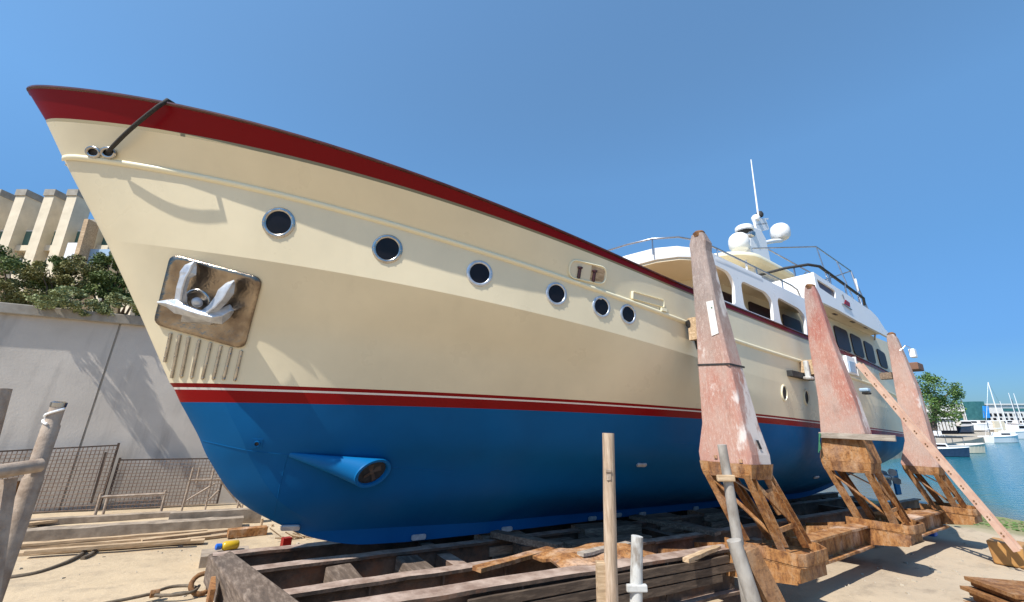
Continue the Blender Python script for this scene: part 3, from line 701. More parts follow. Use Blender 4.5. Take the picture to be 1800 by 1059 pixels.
g = G(); g.lathe(c - np.array((0, 0, .11)), [(.16, 0), (.29, .1)], (0, 0, 1), 20); obj('scanner_base', g, MT['black'], mp_, smooth=40)
g = G(); c = P_(1305, 421) + np.array((-.12, -.35, 0)); g.lathe(c, [(.1, 0), (.12, .02), (.12, .14), (.08, .2)], (-.5, -.8, -.1), 14); obj('searchlight', g, MT['chrome'], mp_, smooth=40)
# rails
def rail(name, pts, r, mat, posts=(), zb=None, pm=None):
    g = G(); g.tube(pts, r, 8); o = obj(name, g, mat, yacht, smooth=60)
    for q in posts:
        g = G(); g.tube([q, (q[0], q[1], zb if zb else q[2] - .4)], min(r * .8, .024), 6); obj('stanchion', g, pm or mat, o, smooth=60)
rz = 6.1
pp = [(4.7, 1.0), (4.62, 0), (4.65, -1.0), (4.7, -1.6), (4.85, -2.2), (5.15, -2.65), (5.6, -2.84), (6.2, -2.9), (8, -2.9), (9.7, -2.9)]
rail('bow_hand_rail', [(x, y, rz - .03 * i) for i, (x, y) in enumerate(pp)] + [(10.05, -2.9, 5.78), (10.2, -2.9, 5.55)], .022, MT['railtube'], [(4.65, -.6, rz), (4.85, -2.2, rz - .1), (6.2, -2.9, rz - .2), (7.9, -2.9, rz - .24), (9.2, -2.9, rz - .26)], 5.6)
rail('fly_rail', [(11.3, -1.0, 6.95), (11.3, -2.2, 6.95), (11.5, -2.75, 6.95), (11.9, -2.9, 6.95), (15.8, -2.75, 6.80), (16.9, -2.45, 6.68), (17.2, -2.2, 6.55), (17.25, -2.1, 6.42)], (.045), MT['black'], [(11.4, -2.4, 6.95), (12.6, -2.88, 6.93), (13.9, -2.85, 6.88), (15.2, -2.78, 6.82), (16.4, -2.6, 6.72)], 6.3, MT['railtube'])
rail('aft_hand_rail', [(15.75, -2.8, 6.22), (16.4, -2.75, 6.08), (16.9, -2.6, 5.8), (17.0, -2.5, 5.5)], .03, MT['railtube'])
g = G(); zt_ = 8.5; A1, A2, A3, A4 = (14.1, -2.2, zt_), (17.3, -2.15, zt_ - .1), (17.3, 1.9, zt_ - .1), (12.6, .6, zt_)
for a_, b_ in ((A1, A2), (A2, (17.6, -.6, zt_ - .2)), (A1, (12.0, -1.0, 8.25)), (A1, (14.3, -2.4, 6.3)), (A2, (16.2, -2.6, 6.2)), (A2, (17.6, -2.4, 6.5)), ((12.6, -1.25, 8.3), (13.7, -2.55, 6.9)), ((13.4, -2.0, 7.4), (15.4, -1.0, 7.9)), ((15.8, -2.2, 8.4), (15.6, -2.6, 6.3))): g.tube([a_, b_], .022, 6)
obj('awning_frame', g, MT['railtube'], yacht)
g = G(); c = onV(1508, 512, 2.3); g.tube([c, c + np.array((0, 0, .5))], .035, 8); obj('ensign_light', g, MT['white'], yacht)
# stern pieces: gangway board, propeller, rudder, dark hull bracket, shell door
c = onV(1602, 646, 2.42) + np.array((0, .55, 0)); g = G(); g.box(c, (.75, 1.7, .30)); g.bar(c + np.array((0, .5, -.1)), c + np.array((-.3, .6, -1.2)), .12, .12); bevel(obj('boarding_platform', g, MT['brown'], yacht), .03)
g = G(); c = np.array((20.4, -1.15, .62)); g.lathe(c, [(.1, -.1), (.11, .1), (.03, .3)], (1, 0, 0), 14)
for k in range(4):
    t = k * math.pi / 2 + .5; d = np.array((0, math.cos(t), math.sin(t))); w = np.array((.25, -math.sin(t), math.cos(t)))
    g.prism([c + d * .06 - w * .05, c + d * .2 - w * .14, c + d * .32 - w * .12, c + d * .37 + w * .02, c + d * .3 + w * .12, c + d * .18 + w * .14, c + d * .06 + w * .05], (.02, 0, 0))
g.tube([c - np.array((2.4, 0, -.15)), c], .06, 8); obj('propeller', g, MT['zinc'], yacht, smooth=40)
g = G(); g.prism([(20.9, -1.15, -.05), (21.4, -1.15, -.05), (21.45, -1.15, .9), (20.85, -1.15, .9)], (0, .08, 0)); bevel(obj('rudder', g, MT['blue'], yacht), .02)
p, a, u, n = frame_at(1403, 661); g = G(); g.box(p + n * .06, (1.15, .13, .12), (a, u, n)); obj('hull_fender_bracket', g, MT['black'], yacht)
p, a, u, n = frame_at(1490, 643); g = G(); g.box(p + n * .05, (.6, .5, .1), (a, u, n)); sd_ = bevel(obj('shell_door', g, MT['white'], yacht), .02)
g = G(); g.box(p + n * .105 - u * .05, (.4, .3, .02), (a, u, n)); obj('door_panel', g, MT['paleblue'], sd_)
g = G(); g.box(p + n * .06 + a * .4 + u * .02, (.05, .55, .08), (a, u, n)); obj('door_edge', g, MT['white'], sd_)

# ================================================================== SUPPORT TOWERS
def lerp(a, b, t): return np.array(a, float) * (1 - t) + np.array(b, float) * t
TOWERS = [
 dict(x=4.45, secs=[(1.42,3.16,4.0,.66),(1.58,3.15,4.0,.66),(2.04,3.26,3.94,.55),(2.98,3.28,3.83,.47),(3.82,3.31,3.73,.42),(5.12,3.33,3.62,.27),(5.30,3.32,3.64,.27),(5.48,3.38,3.60,.17)], zg=3.45, red=.15, seed=0., mat='a',
      label='nearest tapered support tower, grey above a dark seam and pink below'),
 dict(x=9.2, secs=[(1.42,3.12,4.02,.60),(1.5,3.12,4.03,.60),(1.95,3.22,3.95,.52),(2.03,3.20,4.02,.50),(2.8,3.26,3.93,.46),(4.12,3.27,3.73,.36),(5.3,3.34,3.62,.22),(5.52,3.38,3.58,.16)], zg=5.1, red=.8, seed=4., mat='b',
      label='middle pink support tower with a board nailed across its orange rusty foot'),
 dict(x=14.4, secs=[(1.28,3.17,3.94,.66),(1.36,3.15,3.95,.66),(1.98,3.36,3.92,.50),(3.5,3.40,3.88,.46),(4.5,3.45,3.76,.34),(5.0,3.47,3.70,.26),(5.12,3.5,3.66,.22)], zg=4.7, red=.25, seed=9., mat='c',
      label='farthest pink support tower near the stern with a white lamp hung on it')]
for ti, T in enumerate(TOWERS):
    x0 = T['x']; t = thing('support_tower', T['label'], 'support tower', (x0 + .3, -3.6, .15), group='support towers along the port side')
    secs = T['secs']; g = G(); rows = []
    for z, vi, vo, w in secs:
        xo = 0.0; ch = .05 if w > .3 else .03
        rows.append([(x0, -vi, z), (x0, -vo + ch, z), (x0 + ch, -vo, z), (x0 + w - ch, -vo, z), (x0 + w, -vo + ch, z), (x0 + w, -vi, z)])
    # finer rows so that flaking and dents show
    fine = []
    for a, b in zip(rows[:-1], rows[1:]):
        k = max(1, int((b[0][2] - a[0][2]) / .25))
        fine += [[tuple(lerp(p, q, i / k)) for p, q in zip(a, b)] for i in range(k)]
    fine.append(rows[-1])
    g.grid(fine, True); g.add(fine[0], [tuple(range(6))]); g.add(fine[-1], [tuple(range(6))]); rough(g, .006, 3, ti)
    colm = obj('column', g, tower_mat('tower_paint_' + T['mat'], T['zg'], ((.40, .185, .14), (.37, .135, .095), (.41, .19, .145))[ti], T['red'], T['seed']), t); colm['label'] = 'tapered box column'
    bevel(colm, .012)
    # rusty skirt below the column
    zb, vi, vo, w = secs[0]; g = G(); rows = []
    for dz, gr in ((.02, .006), (-.10, -.01), (-.19, -.03)):
        row = []
        for k in range(6):
            for (a_, b_) in (((x0 - gr, vi - gr), (x0 - gr, vo + gr)), ((x0 - gr, vo + gr), (x0 + w + gr, vo + gr)), ((x0 + w + gr, vo + gr), (x0 + w + gr, vi - gr)), ((x0 + w + gr, vi - gr), (x0 - gr, vi - gr))):
                pass
        for (a_, b_) in (((x0 - gr, vi - gr), (x0 - gr, vo + gr)), ((x0 - gr, vo + gr), (x0 + w + gr, vo + gr)), ((x0 + w + gr, vo + gr), (x0 + w + gr, vi - gr)), ((x0 + w + gr, vi - gr), (x0 - gr, vi - gr))):
            for s in np.linspace(0, 1, 9)[:-1]:
                p = lerp(a_, b_, s); jag = (.035 * noise.noise(Vector((p[0] * 9, p[1] * 9, ti))) if dz < -.15 else 0); row.append((p[0], -p[1], zb + dz + jag))
        rows.append(row)
    g.grid(rows, True); g.add(rows[-1], [tuple(range(len(rows[-1])))]); rough(g, .008, 9, ti); obj('skirt_band', g, MT['rust'], t)
    zt = zb - .17; PZ = .27 if ti == 0 else .24
    feet = {}
    for nm, (xa, va, xb, vb) in dict(bi=(x0 + .05, vi + .08, x0 + .42, vi + .38), bo=(x0 + .05, vo - .1, x0 + .55, vo + .04), ao=(x0 + w - .06, vo - .1, x0 + w + .52, vo + .10), ai=(x0 + w - .06, vi + .1, x0 + w + .48, vi + .42)).items():
        a = np.array((xa, -va, zt + .06)); b = np.array((xb, -vb, PZ)); feet[nm] = (a, b)
        d = b - a; d /= np.linalg.norm(d); g = G()
        wx = np.array((1., 0, 0)) - d * d[0]; wx /= np.linalg.norm(wx); wy = np.cross(d, wx)
        L = np.linalg.norm(b - a); m_ = (a + b) / 2
        g.box(m_, (.10, .018, L), (wx, wy, d)); g.box(m_ + wx * .052, (.018, .12, L), (wx, wy, d)); g.box(m_ - wx * .052, (.018, .10, L), (wx, wy, d)); rough(g, .004, 5, ti)
        obj('leg', g, MT['rust'], t)
    for a, b, ww in ((lerp(*feet['bo'], .05), lerp(*feet['ao'], .72), .07), (lerp(*feet['bo'], .78), lerp(*feet['ao'], .72), .07), (lerp(*feet['bi'], .72), lerp(*feet['bi'], .62) + np.array((.25, 0, .03)), .06), (lerp(*feet['bi'], .1), lerp(*feet['bo'], .9), .06)):
        g = G(); g.bar(a, b, ww, .02, (0, 1, 0)); obj('brace', g, MT['rust'], t)
    g = G(); aa, bb = feet['ao']; A, B, Cc, D = lerp(*feet['bo'], .25), lerp(*feet['ao'], .2), lerp(*feet['ao'], .55), lerp(*feet['bo'], .6)
    g.prism([A + np.array((.25, -.0, 0)), B, Cc, lerp(D, Cc, .5)], (0, .018, 0)); obj('web_plate', g, MT['rust'], t)
    if ti < 3:
        g = G(); g.tube([lerp(*feet['bi'], .0) + np.array((.08, -.2, -.02)), lerp(*feet['bo'], .28) + np.array((.1, .1, 0))], .018, 6); obj('tie_rod', g, MT['railtube'], t)
    # platform with a welded lip
    g = G(); xa, xb = x0 + .28, x0 + 1.42; va, vb = 3.3, 4.36
    pl = [(xa, -va), (xa, -vb + .02), (xa + .12, -vb - .03), (xb - .28, -vb - .02), (xb, -vb + .22), (xb, -va)]
    g.prism([(x, y, .12) for x, y in pl], (0, 0, .05)); rough(g, .006, 4, ti + 2); obj('base_plate', g, MT['rust'], t)
    g = G()
    for (p, q) in zip(pl[:-1], pl[1:]): g.bar((p[0], p[1], .22), (q[0], q[1], .22), .022, .15, (0, 0, 1))
    rough(g, .008, 4, ti); obj('plate_lip', g, MT['rust'], t)
    g = G()
    for k in range(9):
        q = np.array((random.uniform(xa + .1, xb - .2), -random.uniform(va + .1, vb - .15), .19)); g.bar(q, q + np.array((random.uniform(-.3, .3), random.uniform(-.2, .2), random.uniform(0, .06))), .03, .05)
    o = obj('scrap_pile', g, MT['rustpink'], t); o['kind'] = 'stuff'
    if ti == 0:
        g = G(); z, vi2, vo2, w2 = 2.98, 3.28, 3.83, .47; pts = [(x0 - .006, -vi2, z + .04), (x0 - .006, -vo2 - .006, z - .0), (x0 + w2 + .006, -vo2 - .006, z + .0)]
        for a, b in zip(pts[:-1], pts[1:]): g.bar(a, b, .012, .03)
        obj('seam_band', g, MT['black'], t)
        g = G(); g.bar((x0 + .24, -3.3, 3.74), (x0 + .24, -3.03, 3.74), .10, .42, (0, 0, 1)); obj('hull_pad', g, MT['timber2'], t)
    if ti == 0:
        g = G(); P = [onX(*q, x0 - .012) for q in ((1241, 531), (1253, 528), (1263, 586), (1251, 591))]; g.prism(P, (.008, 0, 0)); o = obj('white_patch', g, MT['plasterw'], t)
        g = G(); c = onX(1251, 541, x0 - .016); g.lathe(c, [(.012, 0), (.012, .006)], (-1, 0, 0), 8); obj('bolt', g, MT['green'], o)
        g = G(); g.prism([onV(*q, 4.005) for q in ((1329, 774), (1333, 774), (1340, 790), (1336, 790))], (0, .004, 0)); obj('slot', g, MT['black'], t)
        for q in ((1302, 811), (1258, 803)):
            g = G(); g.box(onX(*q, x0 - .01), (.02, .05, .05)); obj('lug', g, MT['rustpink'], t)
    if ti == 1:
        g = G(); gr = .008; g.grid([[(x0 - gr, -vi_ + gr, z_), (x0 - gr, -vo_ - gr, z_), (x0 + w_ + gr, -vo_ - gr, z_), (x0 + w_ + gr, -vi_ + gr, z_)] for z_, vi_, vo_, w_ in ((1.44, 3.12, 4.03, .6), (1.5, 3.12, 4.03, .6), (1.92, 3.215, 3.955, .525))], True); obj('rusty_foot', g, MT['rust'], t)
        g = G(); g.box((x0 + .2, -3.12, 3.55), (.3, .3, .35)); obj('hull_pad', g, MT['timber2'], t)
        g = G(); g.box((x0 - .06, -3.16, 3.48), (.09, .1, .42)); g.box((x0 - .1, -3.18, 3.27), (.2, .16, .07)); bevel(obj('clamp', g, MT['whitepost'], t), .02)
    if ti == 2:
        g = G(); g.box((x0 + .45, -3.9, 4.55), (.22, .14, .26)); bevel(obj('lamp_box', g, MT['white'], t), .02)
        g = G(); g.tube([(x0 + .02, -3.72, 4.6), (x0 + .1, -3.85, 4.75), (x0 + .4, -3.9, 4.7)], .012, 6); obj('lamp_bracket', g, MT['railtube'], t)
        g = G(); g.box((x0 + .3, -3.2, 3.9), (.2, .3, .2)); obj('hull_pad', g, MT['timber'], t)
    # crown cap
    z, vi2, vo2, w2 = secs[-1]; g = G(); c = np.array((x0 + w2 / 2, -(vi2 + vo2) / 2, z)); g.lathe(c, [(.1, -.05), (.11, .03), (.07, .07)], (0, 0, 1), 10); rough(g, .015, 9); obj('top_cap', g, MT['rustdark'], t)
# board across the middle tower's foot
g = G(); g.bar(onX(1440, 765, 9.13), onX(1574, 771, 9.05), .05, .12); rough(g, .006, 6); bevel(tag(obj('wooden_board', g, MT['greyboard'], base=(9.13, -3.1, 1.95)), 'grey weathered board fixed level across the foot of the middle tower', 'board'), .006)
g = G()
for k in range(3): g.tube([onX(1442 - k, 762, 9.08), onX(1440, 775 + k, 9.07), onX(1443 - 2 * k, 790 + 3 * k, 9.07)], .012, 5)
tag(obj('rag', g, MT['green'], base=onX(1442, 762, 9.08)), 'green strip of rope hanging from the left end of the grey board', 'rope')
# lashing by the nearest tower
g = G(); pts = [hit(1203, 565, .05)[0], hit(1209, 580, .08)[0], hit(1216, 597, .1)[0], hit(1219, 615, .1)[0]]; g.tube(pts, [.045, .055, .05, .03], 8); lash = tag(obj('lashing_strap', g, MT['rope'], base=pts[0]), 'black strap hanging down the hull beside the nearest tower', 'strap')
g = G(); g.tube([pts[2] + np.array((-.05, -.07, .05)), pts[3] + np.array((-.02, -.08, -.02)), pts[3] + np.array((.03, -.08, -.12))], .03, 6); obj('green_knot', g, MT['green'], lash)

# ================================================================== CRADLE
cr = thing('slip_cradle', 'rusty steel and timber slip cradle of long beams under the keel', 'cradle', (0, 0, -.6))
def ibeam(name, a, b, w, h, mat, th=.04, gus=0, seed=0):
    g = G(); a = np.array(a, float); b = np.array(b, float); n = max(2, int(np.linalg.norm(b - a) / .35)); d = (b - a) / np.linalg.norm(b - a); s = np.cross(d, (0, 0, 1.)); s /= np.linalg.norm(s)
    up = np.array((0, 0, 1.))
    sect = [(-w/2, 0), (w/2, 0), (w/2, -th), (.02, -th), (.02, -h + th), (w/2, -h + th), (w/2, -h), (-w/2, -h), (-w/2, -h + th), (-.02, -h + th), (-.02, -th), (-w/2, -th)]
    rows = [[a + (b - a) * t + s * q[0] + up * q[1] for q in sect] for t in np.linspace(0, 1, n + 1)]
    g.grid(rows, True); g.add(rows[0], [tuple(range(12))]); g.add(rows[-1], [tuple(range(12))]); rough(g, .012, 2.2, seed)
    o = obj(name, g, mat, cr)
    if gus:
        L = np.linalg.norm(b - a); k = int(L / gus)
        for i in range(1, k):
            c = a + d * (i * gus); g = G()
            for sg in (1, -1): g.prism([c + s * sg * .022 + up * (-th - .001), c + s * sg * (w/2 - .01) + up * (-th - .001), c + s * sg * (w/2 - .03) + up * (-h * .55), c + s * sg * .05 + up * (-h + th)], d * .018)
            obj('gusset', g, mat, o)
    return o
ibeam('longitudinal_beam', (-2.0, .62, -.13), (20, .62, -.13), .22, .42, MT['beam'], seed=1)
ibeam('longitudinal_beam', (-1.85, -.22, -.15), (20, -.22, -.15), .22, .42, MT['beam'], seed=2)
ibeam('longitudinal_beam', (-1.4, -1.80, .0), (4.6, -1.95, .0), .20, .5, MT['beam'], gus=.95, seed=3)
ibeam('longitudinal_beam', (4.62, -1.95, -.02), (20, -1.95, -.02), .20, .5, MT['beam'], seed=8)
ibeam('port_girder', (-1.5, -2.86, .15), (4.9, -3.26, .15), .26, .62, MT['beam'], gus=1.2, seed=4)
ibeam('port_girder', (5.85, -3.62, .16), (9.55, -3.56, .19), .30, .42, MT['rustpink'], seed=5)
ibeam('port_girder', (10.6, -3.72, .18), (14.75, -3.66, .18), .30, .42, MT['rustpink'], seed=6)
ibeam('starboard_girder', (2.5, 3.0, .1), (18, 3.2, .1), .26, .6, MT['beam'], seed=7)
for tx in (4.73, 9.48, 14.68):             # arms that carry the towers
    g = G(); g.prism([(tx, -2.0, -.4), (tx, -4.3, -.06), (tx, -4.36, .115), (tx, -3.3, .115), (tx, -2.0, -.15)], (.03, 0, 0)); g.prism([(tx + 1.1, -2.0, -.4), (tx + 1.1, -4.05, -.06), (tx + 1.1, -4.1, .115), (tx + 1.1, -3.3, .115), (tx + 1.1, -2.0, -.15)], (.03, 0, 0)); g.prism([(tx, -4.3, -.06), (tx + 1.1, -4.05, -.06), (tx + 1.1, -2.0, -.4), (tx, -2.0, -.4)], (0, 0, -.03)); g.prism([(tx, -4.34, -.06), (tx + .85, -4.34, -.06), (tx + 1.1, -4.1, -.06), (tx + 1.1, -4.1, .115), (tx + .85, -4.34, .115), (tx, -4.34, .115)], (0, .03, 0))
    rough(g, .005, 3); obj('tower_arm', g, MT['rust'], cr)
g = G(); g.prism([(-2.04, .8, -.16), (-1.78, .8, -.14), (-1.22, -3.0, .13), (-1.62, -3.0, .10)], (0, 0, -.38)); rough(g, .02, 2); bevel(obj('end_cross_beam', g, MT['timbery'], cr), .02)
for k_, (dz_, xa_, xb_) in enumerate(((-.12, .2, 4.6), (-.235, -.9, 4.75), (-.35, .6, 4.4))):
    g = G(); n_ = 14; ya = lambda x: -2.86 - .4 * (x + 1.5) / 6.4 - .155
    for i_ in range(n_): xa2, xb2 = xa_ + (xb_ - xa_) * i_ / n_, xa_ + (xb_ - xa_) * (i_ + 1) / n_ - .001; g.bar((xa2, ya(xa2), .15 + dz_), (xb2, ya(xb2), .15 + dz_), .04, .095, (0, 0, 1))
    rough(g, .01, 3, k_); obj('side_plank', g, MT['darkplank'], cr)
for x_ in (-.62, .42, 2.9, 4.3):
    g = G(); g.prism([(x_, -.36, -.2), (x_ + .36, -.36, -.2), (x_ + .36, -.36, -.52), (x_, -.36, -.52)], (.0, -1.36, -.02)); rough(g, .025, 2, x_); bevel(obj('cross_timber', g, MT['timbery'], cr), .02)
for x_ in (1.3, 3.3, 6.5, 8, 10.5, 12.5, 16, 18.5):
    g = G(); g.box((x_, -1.0, -.42), (.25, 3.8, .3)); rough(g, .02, 2, x_); obj('cross_beam', g, MT['beam'], cr)
g = G(); pt = []
for i_ in range(22):
    t = i_ / 21; x_ = 1.75 + 1.75 * t; vv = 2.52 + .28 * t + .05 * math.sin(7 * t); zz = .14 + .07 * math.sin(3.0 * t) + .03 * math.sin(11 * t); w_ = (.30 + .12 * math.sin(2.5 * t + .4)) * (1 - .5 * max(0, t - .75) / .25)
    pt.append([(x_ + .03 * math.sin(9 * t + k), -(vv + w_ * (k / 4 - .5) * 2), zz - .05 * abs(k / 4 - .5) * 2 + .015 * math.sin(5 * k + 6 * t)) for k in range(9)[:5]])
g.grid(pt); rough(g, .02, 4)
o = obj('bent_plate', g, MT['rustpink'], cr); sm = o.modifiers.new('s', 'SOLIDIFY'); sm.thickness = .04
g = G(); g.box((-1.98, -.65, -.42), (.05, .5, .55)); rough(g, .01, 4); plt_ = obj('end_plate', g, MT['rust'], cr)
g = G(); c = np.array((-2.08, -.85, -.5)); g.tube([c + np.array((0, .16 * math.cos(a), .14 * math.sin(a))) for a in np.linspace(0, 2 * math.pi, 14)], .035, 8); obj('towing_eye', g, MT['rustdark'], plt_, smooth=60)
g = G(); g.bar((5.1, -3.3, .0), (5.1, -4.0, .0), .5, .02); obj('arm_gusset', g, MT['rust'], cr)

# keel blocks and loose timbers under the boat
KB = [(2.6, .0, .9, .34, .16, -.10), (3.35, -.5, 1.3, .3, .18, -.22), (5.2, -.3, 1.6, .4, .2, -.10), (7.4, .0, 1.0, .45, .18, -.10), (9.4, -.1, 1.1, .45, .2, -.1), (4.4, -1.1, 2.0, .28, .16, -.14), (11.8, 0, 1.1, .45, .2, -.1)]
KL = ['pale timber keel block nearest the bow', 'sloping timber block beside the first keel block', 'broad dark timber block under the keel left of the nearest tower', 'timber keel block behind the legs of the nearest tower', 'timber keel block just aft of the nearest tower', 'long split timber lying along the cradle before the dark keel blocks', 'aftmost timber keel block seen behind the middle tower legs']
for (x, y, l, w, h, z), lab in zip(KB, KL):
    g = G()
    for k in range(3): g.box((x + .04 * k, y - .02 * k, z - h / 2 - k * h), (l * (1 - .06 * k), w * (1.2 + .25 * k), h * .97), np.array(((math.cos(.1 * k - .08), math.sin(.1 * k - .08), 0), (-math.sin(.1 * k - .08), math.cos(.1 * k - .08), 0), (0, 0, 1))))
    rough(g, .02, 2.5, x); tag(obj('keel_block', g, MT['timber'], base=(x, y, z - 3 * h)), lab, 'timber block', 'timber blocks under the keel')

for (pa, pb, z, w, h, mt_, lab) in [((838, 1001), (968, 966), .06, .16, .05, 'rustpink', 'pale pinkish plank lying on the cradle left of the bent plate'), ((1112, 908), (1262, 938), .0, .3, .07, 'timber', 'wide dark board leaning along the keel blocks behind the tall post'), ((868, 938), (985, 962), -.06, .22, .1, 'timber', 'sloping dark baulk by the first keel blocks'), ((1205, 985), (1262, 962), .17, .09, .05, 'timber2', 'short pale batten on the girder beside the grey pole'), ((1020, 975), (1105, 955), .2, .12, .04, 'greyboard', 'short grey board on the bent plate behind the tall post')]:
    a = onZ(*pa, z); b = onZ(*pb, z); g = G(); n_ = 7
    for k in range(n_ - 1): g.bar(lerp(a, b, k / (n_ - 1)), lerp(a, b, (k + 1) / (n_ - 1) - .0005), w, h, (0, 0, 1))
    rough(g, .012, 4, z * 10); tag(obj('loose_timber', g, MT[mt_], base=a), lab, 'timber', 'loose timbers on the cradle')

# ================================================================== RETAINING WALL, PLANTS, BUILDING
def ztop(x): return 4.60 + .0507 * (x + 4.91)
wl_ = thing('retaining_wall', 'pale concrete retaining wall with a dark vertical joint and shadows of shrubs', 'wall', (-5, 9, GZ))
XJ = -5.27
for a, b in ((-22, XJ - .025), (XJ + .025, 9)):
    g = G(); n_ = 12; g.prism([(a, 9, GZ - .3), (b, 9, GZ - .3), (b, 9, ztop(b) - .28), (a, 9, ztop(a) - .28)], (0, .4, 0)); obj('wall_panel', g, MT['wall'], wl_)
g = G(); g.box((XJ, 9.12, 1.8), (.3, .2, 5.0)); obj('joint_filler', g, MT['capconc'], wl_)
g = G(); g.prism([(-22, 8.86, ztop(-22) - .28), (9, 8.86, ztop(9) - .28), (9, 8.86, ztop(9)), (-22, 8.86, ztop(-22))], (0, .7, 0)); bevel(obj('wall_cap', g, MT['capconc'], wl_), .02)
g = G(); rows = [[(x, y, ztop(x) - .1) for x in (-24, -10, 0, 9)] for y in (9.5, 14, 40)]; g.grid(rows); struct(obj('terrace', g, MT['ground']), label='raised terrace ground behind the retaining wall', cat='terrace')

def foliage(c, rad, n, ls, seed, clumps=26, droop=0.):
    rnd = random.Random(seed); g = G(); cs = []
    for k in range(clumps):
        while True:
            p = np.array([rnd.uniform(-1, 1) for _ in range(3)])
            if .25 < np.linalg.norm(p) < 1: break
        cs.append((p, rnd.uniform(.16, .36)))
    for k in range(n):
        p, r = cs[rnd.randrange(clumps)]
        q = np.array([rnd.gauss(0, 1) for _ in range(3)]); q = q / np.linalg.norm(q) * r * rnd.random() ** .4
        P = np.array(c) + (p + q) * np.array(rad); P[2] -= droop * abs(p[0] + q[0])
        d = np.array([rnd.gauss(0, 1), rnd.gauss(0, 1), rnd.gauss(.1, .7)]); d /= np.linalg.norm(d); e = np.cross(d, [rnd.gauss(0, 1) for _ in range(3)]); e /= np.linalg.norm(e)
        L = ls * rnd.uniform(.6, 1.3); w = L * .28
        g.add([P - d * L / 2, P + e * w, P + d * L / 2, P - e * w], [(0, 1, 2, 3)])
    return g
def shrub(px, py, v, rad, n, ls, mat, label, seed, cat='shrub'):
    n = int(n * 1.7); ls *= .72; c = onV(px, py, v); base = (c[0], c[1], ztop(c[0])); t = thing('shrub', label, cat, base, group='shrubs on top of the retaining wall')
    g = foliage(c, rad, n, ls, seed); obj('foliage', g, mat, t)
    g = G()
    for k in range(5):
        e = c + np.array((random.uniform(-.6, .6) * rad[0], random.uniform(-.5, .5) * rad[1], random.uniform(-.1, .6) * rad[2])); g.tube([(c[0] + random.uniform(-.15, .15), max(c[1], 9.4), base[2] - .1), lerp((c[0], c[1], base[2]), e, .5) + np.array((.05, 0, .1)), e], [.03, .02, .008], 5)
    obj('stem', g, MT['bark'], t)
shrub(38, 478, -10.2, (1.15, .8, .75), 5200, .11, MT['leafd'], 'dark dense shrub at the left edge on top of the wall', 1)
shrub(30, 520, -9.7, (1.2, .55, .42), 3000, .10, MT['leafo'], 'dry olive brown shrub low along the wall cap at far left', 2)
shrub(112, 484, -10.0, (.85, .7, .68), 4200, .11, MT['leafo'], 'olive green twiggy shrub between the dark left shrub and the pale one', 3)
shrub(125, 532, -8.9, (.75, .62, .36), 3200, .10, MT['leafp'], 'pale silvery leaved shrub spilling over the wall cap', 4)
shrub(182, 510, -9.8, (.7, .6, .55), 3600, .11, MT['leafd'], 'dark shrub behind the pale one, left of the bow', 5)
shrub(215, 538, -8.85, (.62, .62, .36), 2800, .10, MT['leafp'], 'pale leaved shrub over the wall cap next to the stem of the boat', 6)
shrub(205, 478, -10.4, (.6, .6, .75), 3000, .11, MT['leafd'], 'tall dark shrub half hidden by the stem of the boat', 7)
shrub(300, 505, -9.9, (1.0, .7, .6), 3000, .12, MT['leafd'], 'dark shrub on the wall hidden behind the bow', 8)

bd = thing('terraced_building', 'cream terraced building with tall slab fins and glass balconies above the shrubs', 'building', at(90, 470, 20.5), 'w')
FB = 20.0
def wz(py, px=90): return at(px, py, FB)[2]
for px in (-55, -5, 40, 90, 130, 178, 226, 275):  # fins, pixel x of the top at y = 335
    c = at(px, 335, FB); g = G(); xw = .52
    zt_ = c[2] if px < 150 else wz(388)
    mt = MT['plaster']
    g.prism([(c[0] - xw / 2, FB, zt_ - .32), (c[0] + xw / 2, FB, zt_ - .32), (c[0] + xw / 2, FB, 4.2), (c[0] - xw / 2, FB, 4.2)], (0, .85, 0)); fn = obj('fin', g, mt, bd)
    g = G(); g.box((c[0], FB + .42, zt_ - .14), (xw + .06, .95, .36)); obj('fin_cap', g, MT['capconc'], fn)
X0, X1 = at(-120, 400, FB)[0], at(330, 400, FB)[0]
for py, nm in ((432, 'upper'), (484, 'lower')):
    z = wz(py); g = G(); g.box(((X0 + X1) / 2, FB + 1.4, z), (X1 - X0, 2.2, .3)); obj('balcony_slab', g, MT['plaster'], bd)
    g = G(); g.box(((X0 + X1) / 2, FB + .55, z + .62), (X1 - X0, .03, .85)); obj('glass_railing', g, MT['glassg'], bd)
    g = G(); g.box(((X0 + X1) / 2, FB + .55, z + 1.07), (X1 - X0, .06, .05)); obj('hand_rail', g, MT['white'], bd)
g = G(); g.box(((X0 + X1) / 2, FB + 4.3, 6.2), (X1 - X0, 3, 7.4)); obj('back_wall', g, MT['plaster'], bd)
for px in range(-40, 300, 24):
    for py in (408, 462):
        c = at(px, py, FB + 2.6); g = G(); g.box((c[0], FB + 2.78, c[2]), (.95, .06, 1.5)); obj('window', g, MT['dark'] if (px // 24 + py) % 3 else MT['plasterw'], bd)
g = G(); g.box((at(20, 350, FB + 3)[0] - 2, FB + 3, wz(352)), (6.0, 4, .22)); obj('roof_slab', g, MT['plasterw'], bd)
c = at(129, 448, FB - .6); g = G(); g.box((c[0], FB - .55, c[2]), (.95, .06, 1.3)); obj('white_awning', g, MT['white'], bd)
c = at(165, 452, FB - .6); g = G(); g.box((c[0], FB - .5, c[2]), (1.25, .04, .9)); gp = obj('glass_screen', g, MT['paleblue'], bd)
c = at(150, 425, FB - .8); g = G(); g.bar(at(162, 390, FB - .7), at(140, 470, FB - .7), .22, .6, (0, 1, 0)); obj('brown_fin', g, MT['timber2'], bd)

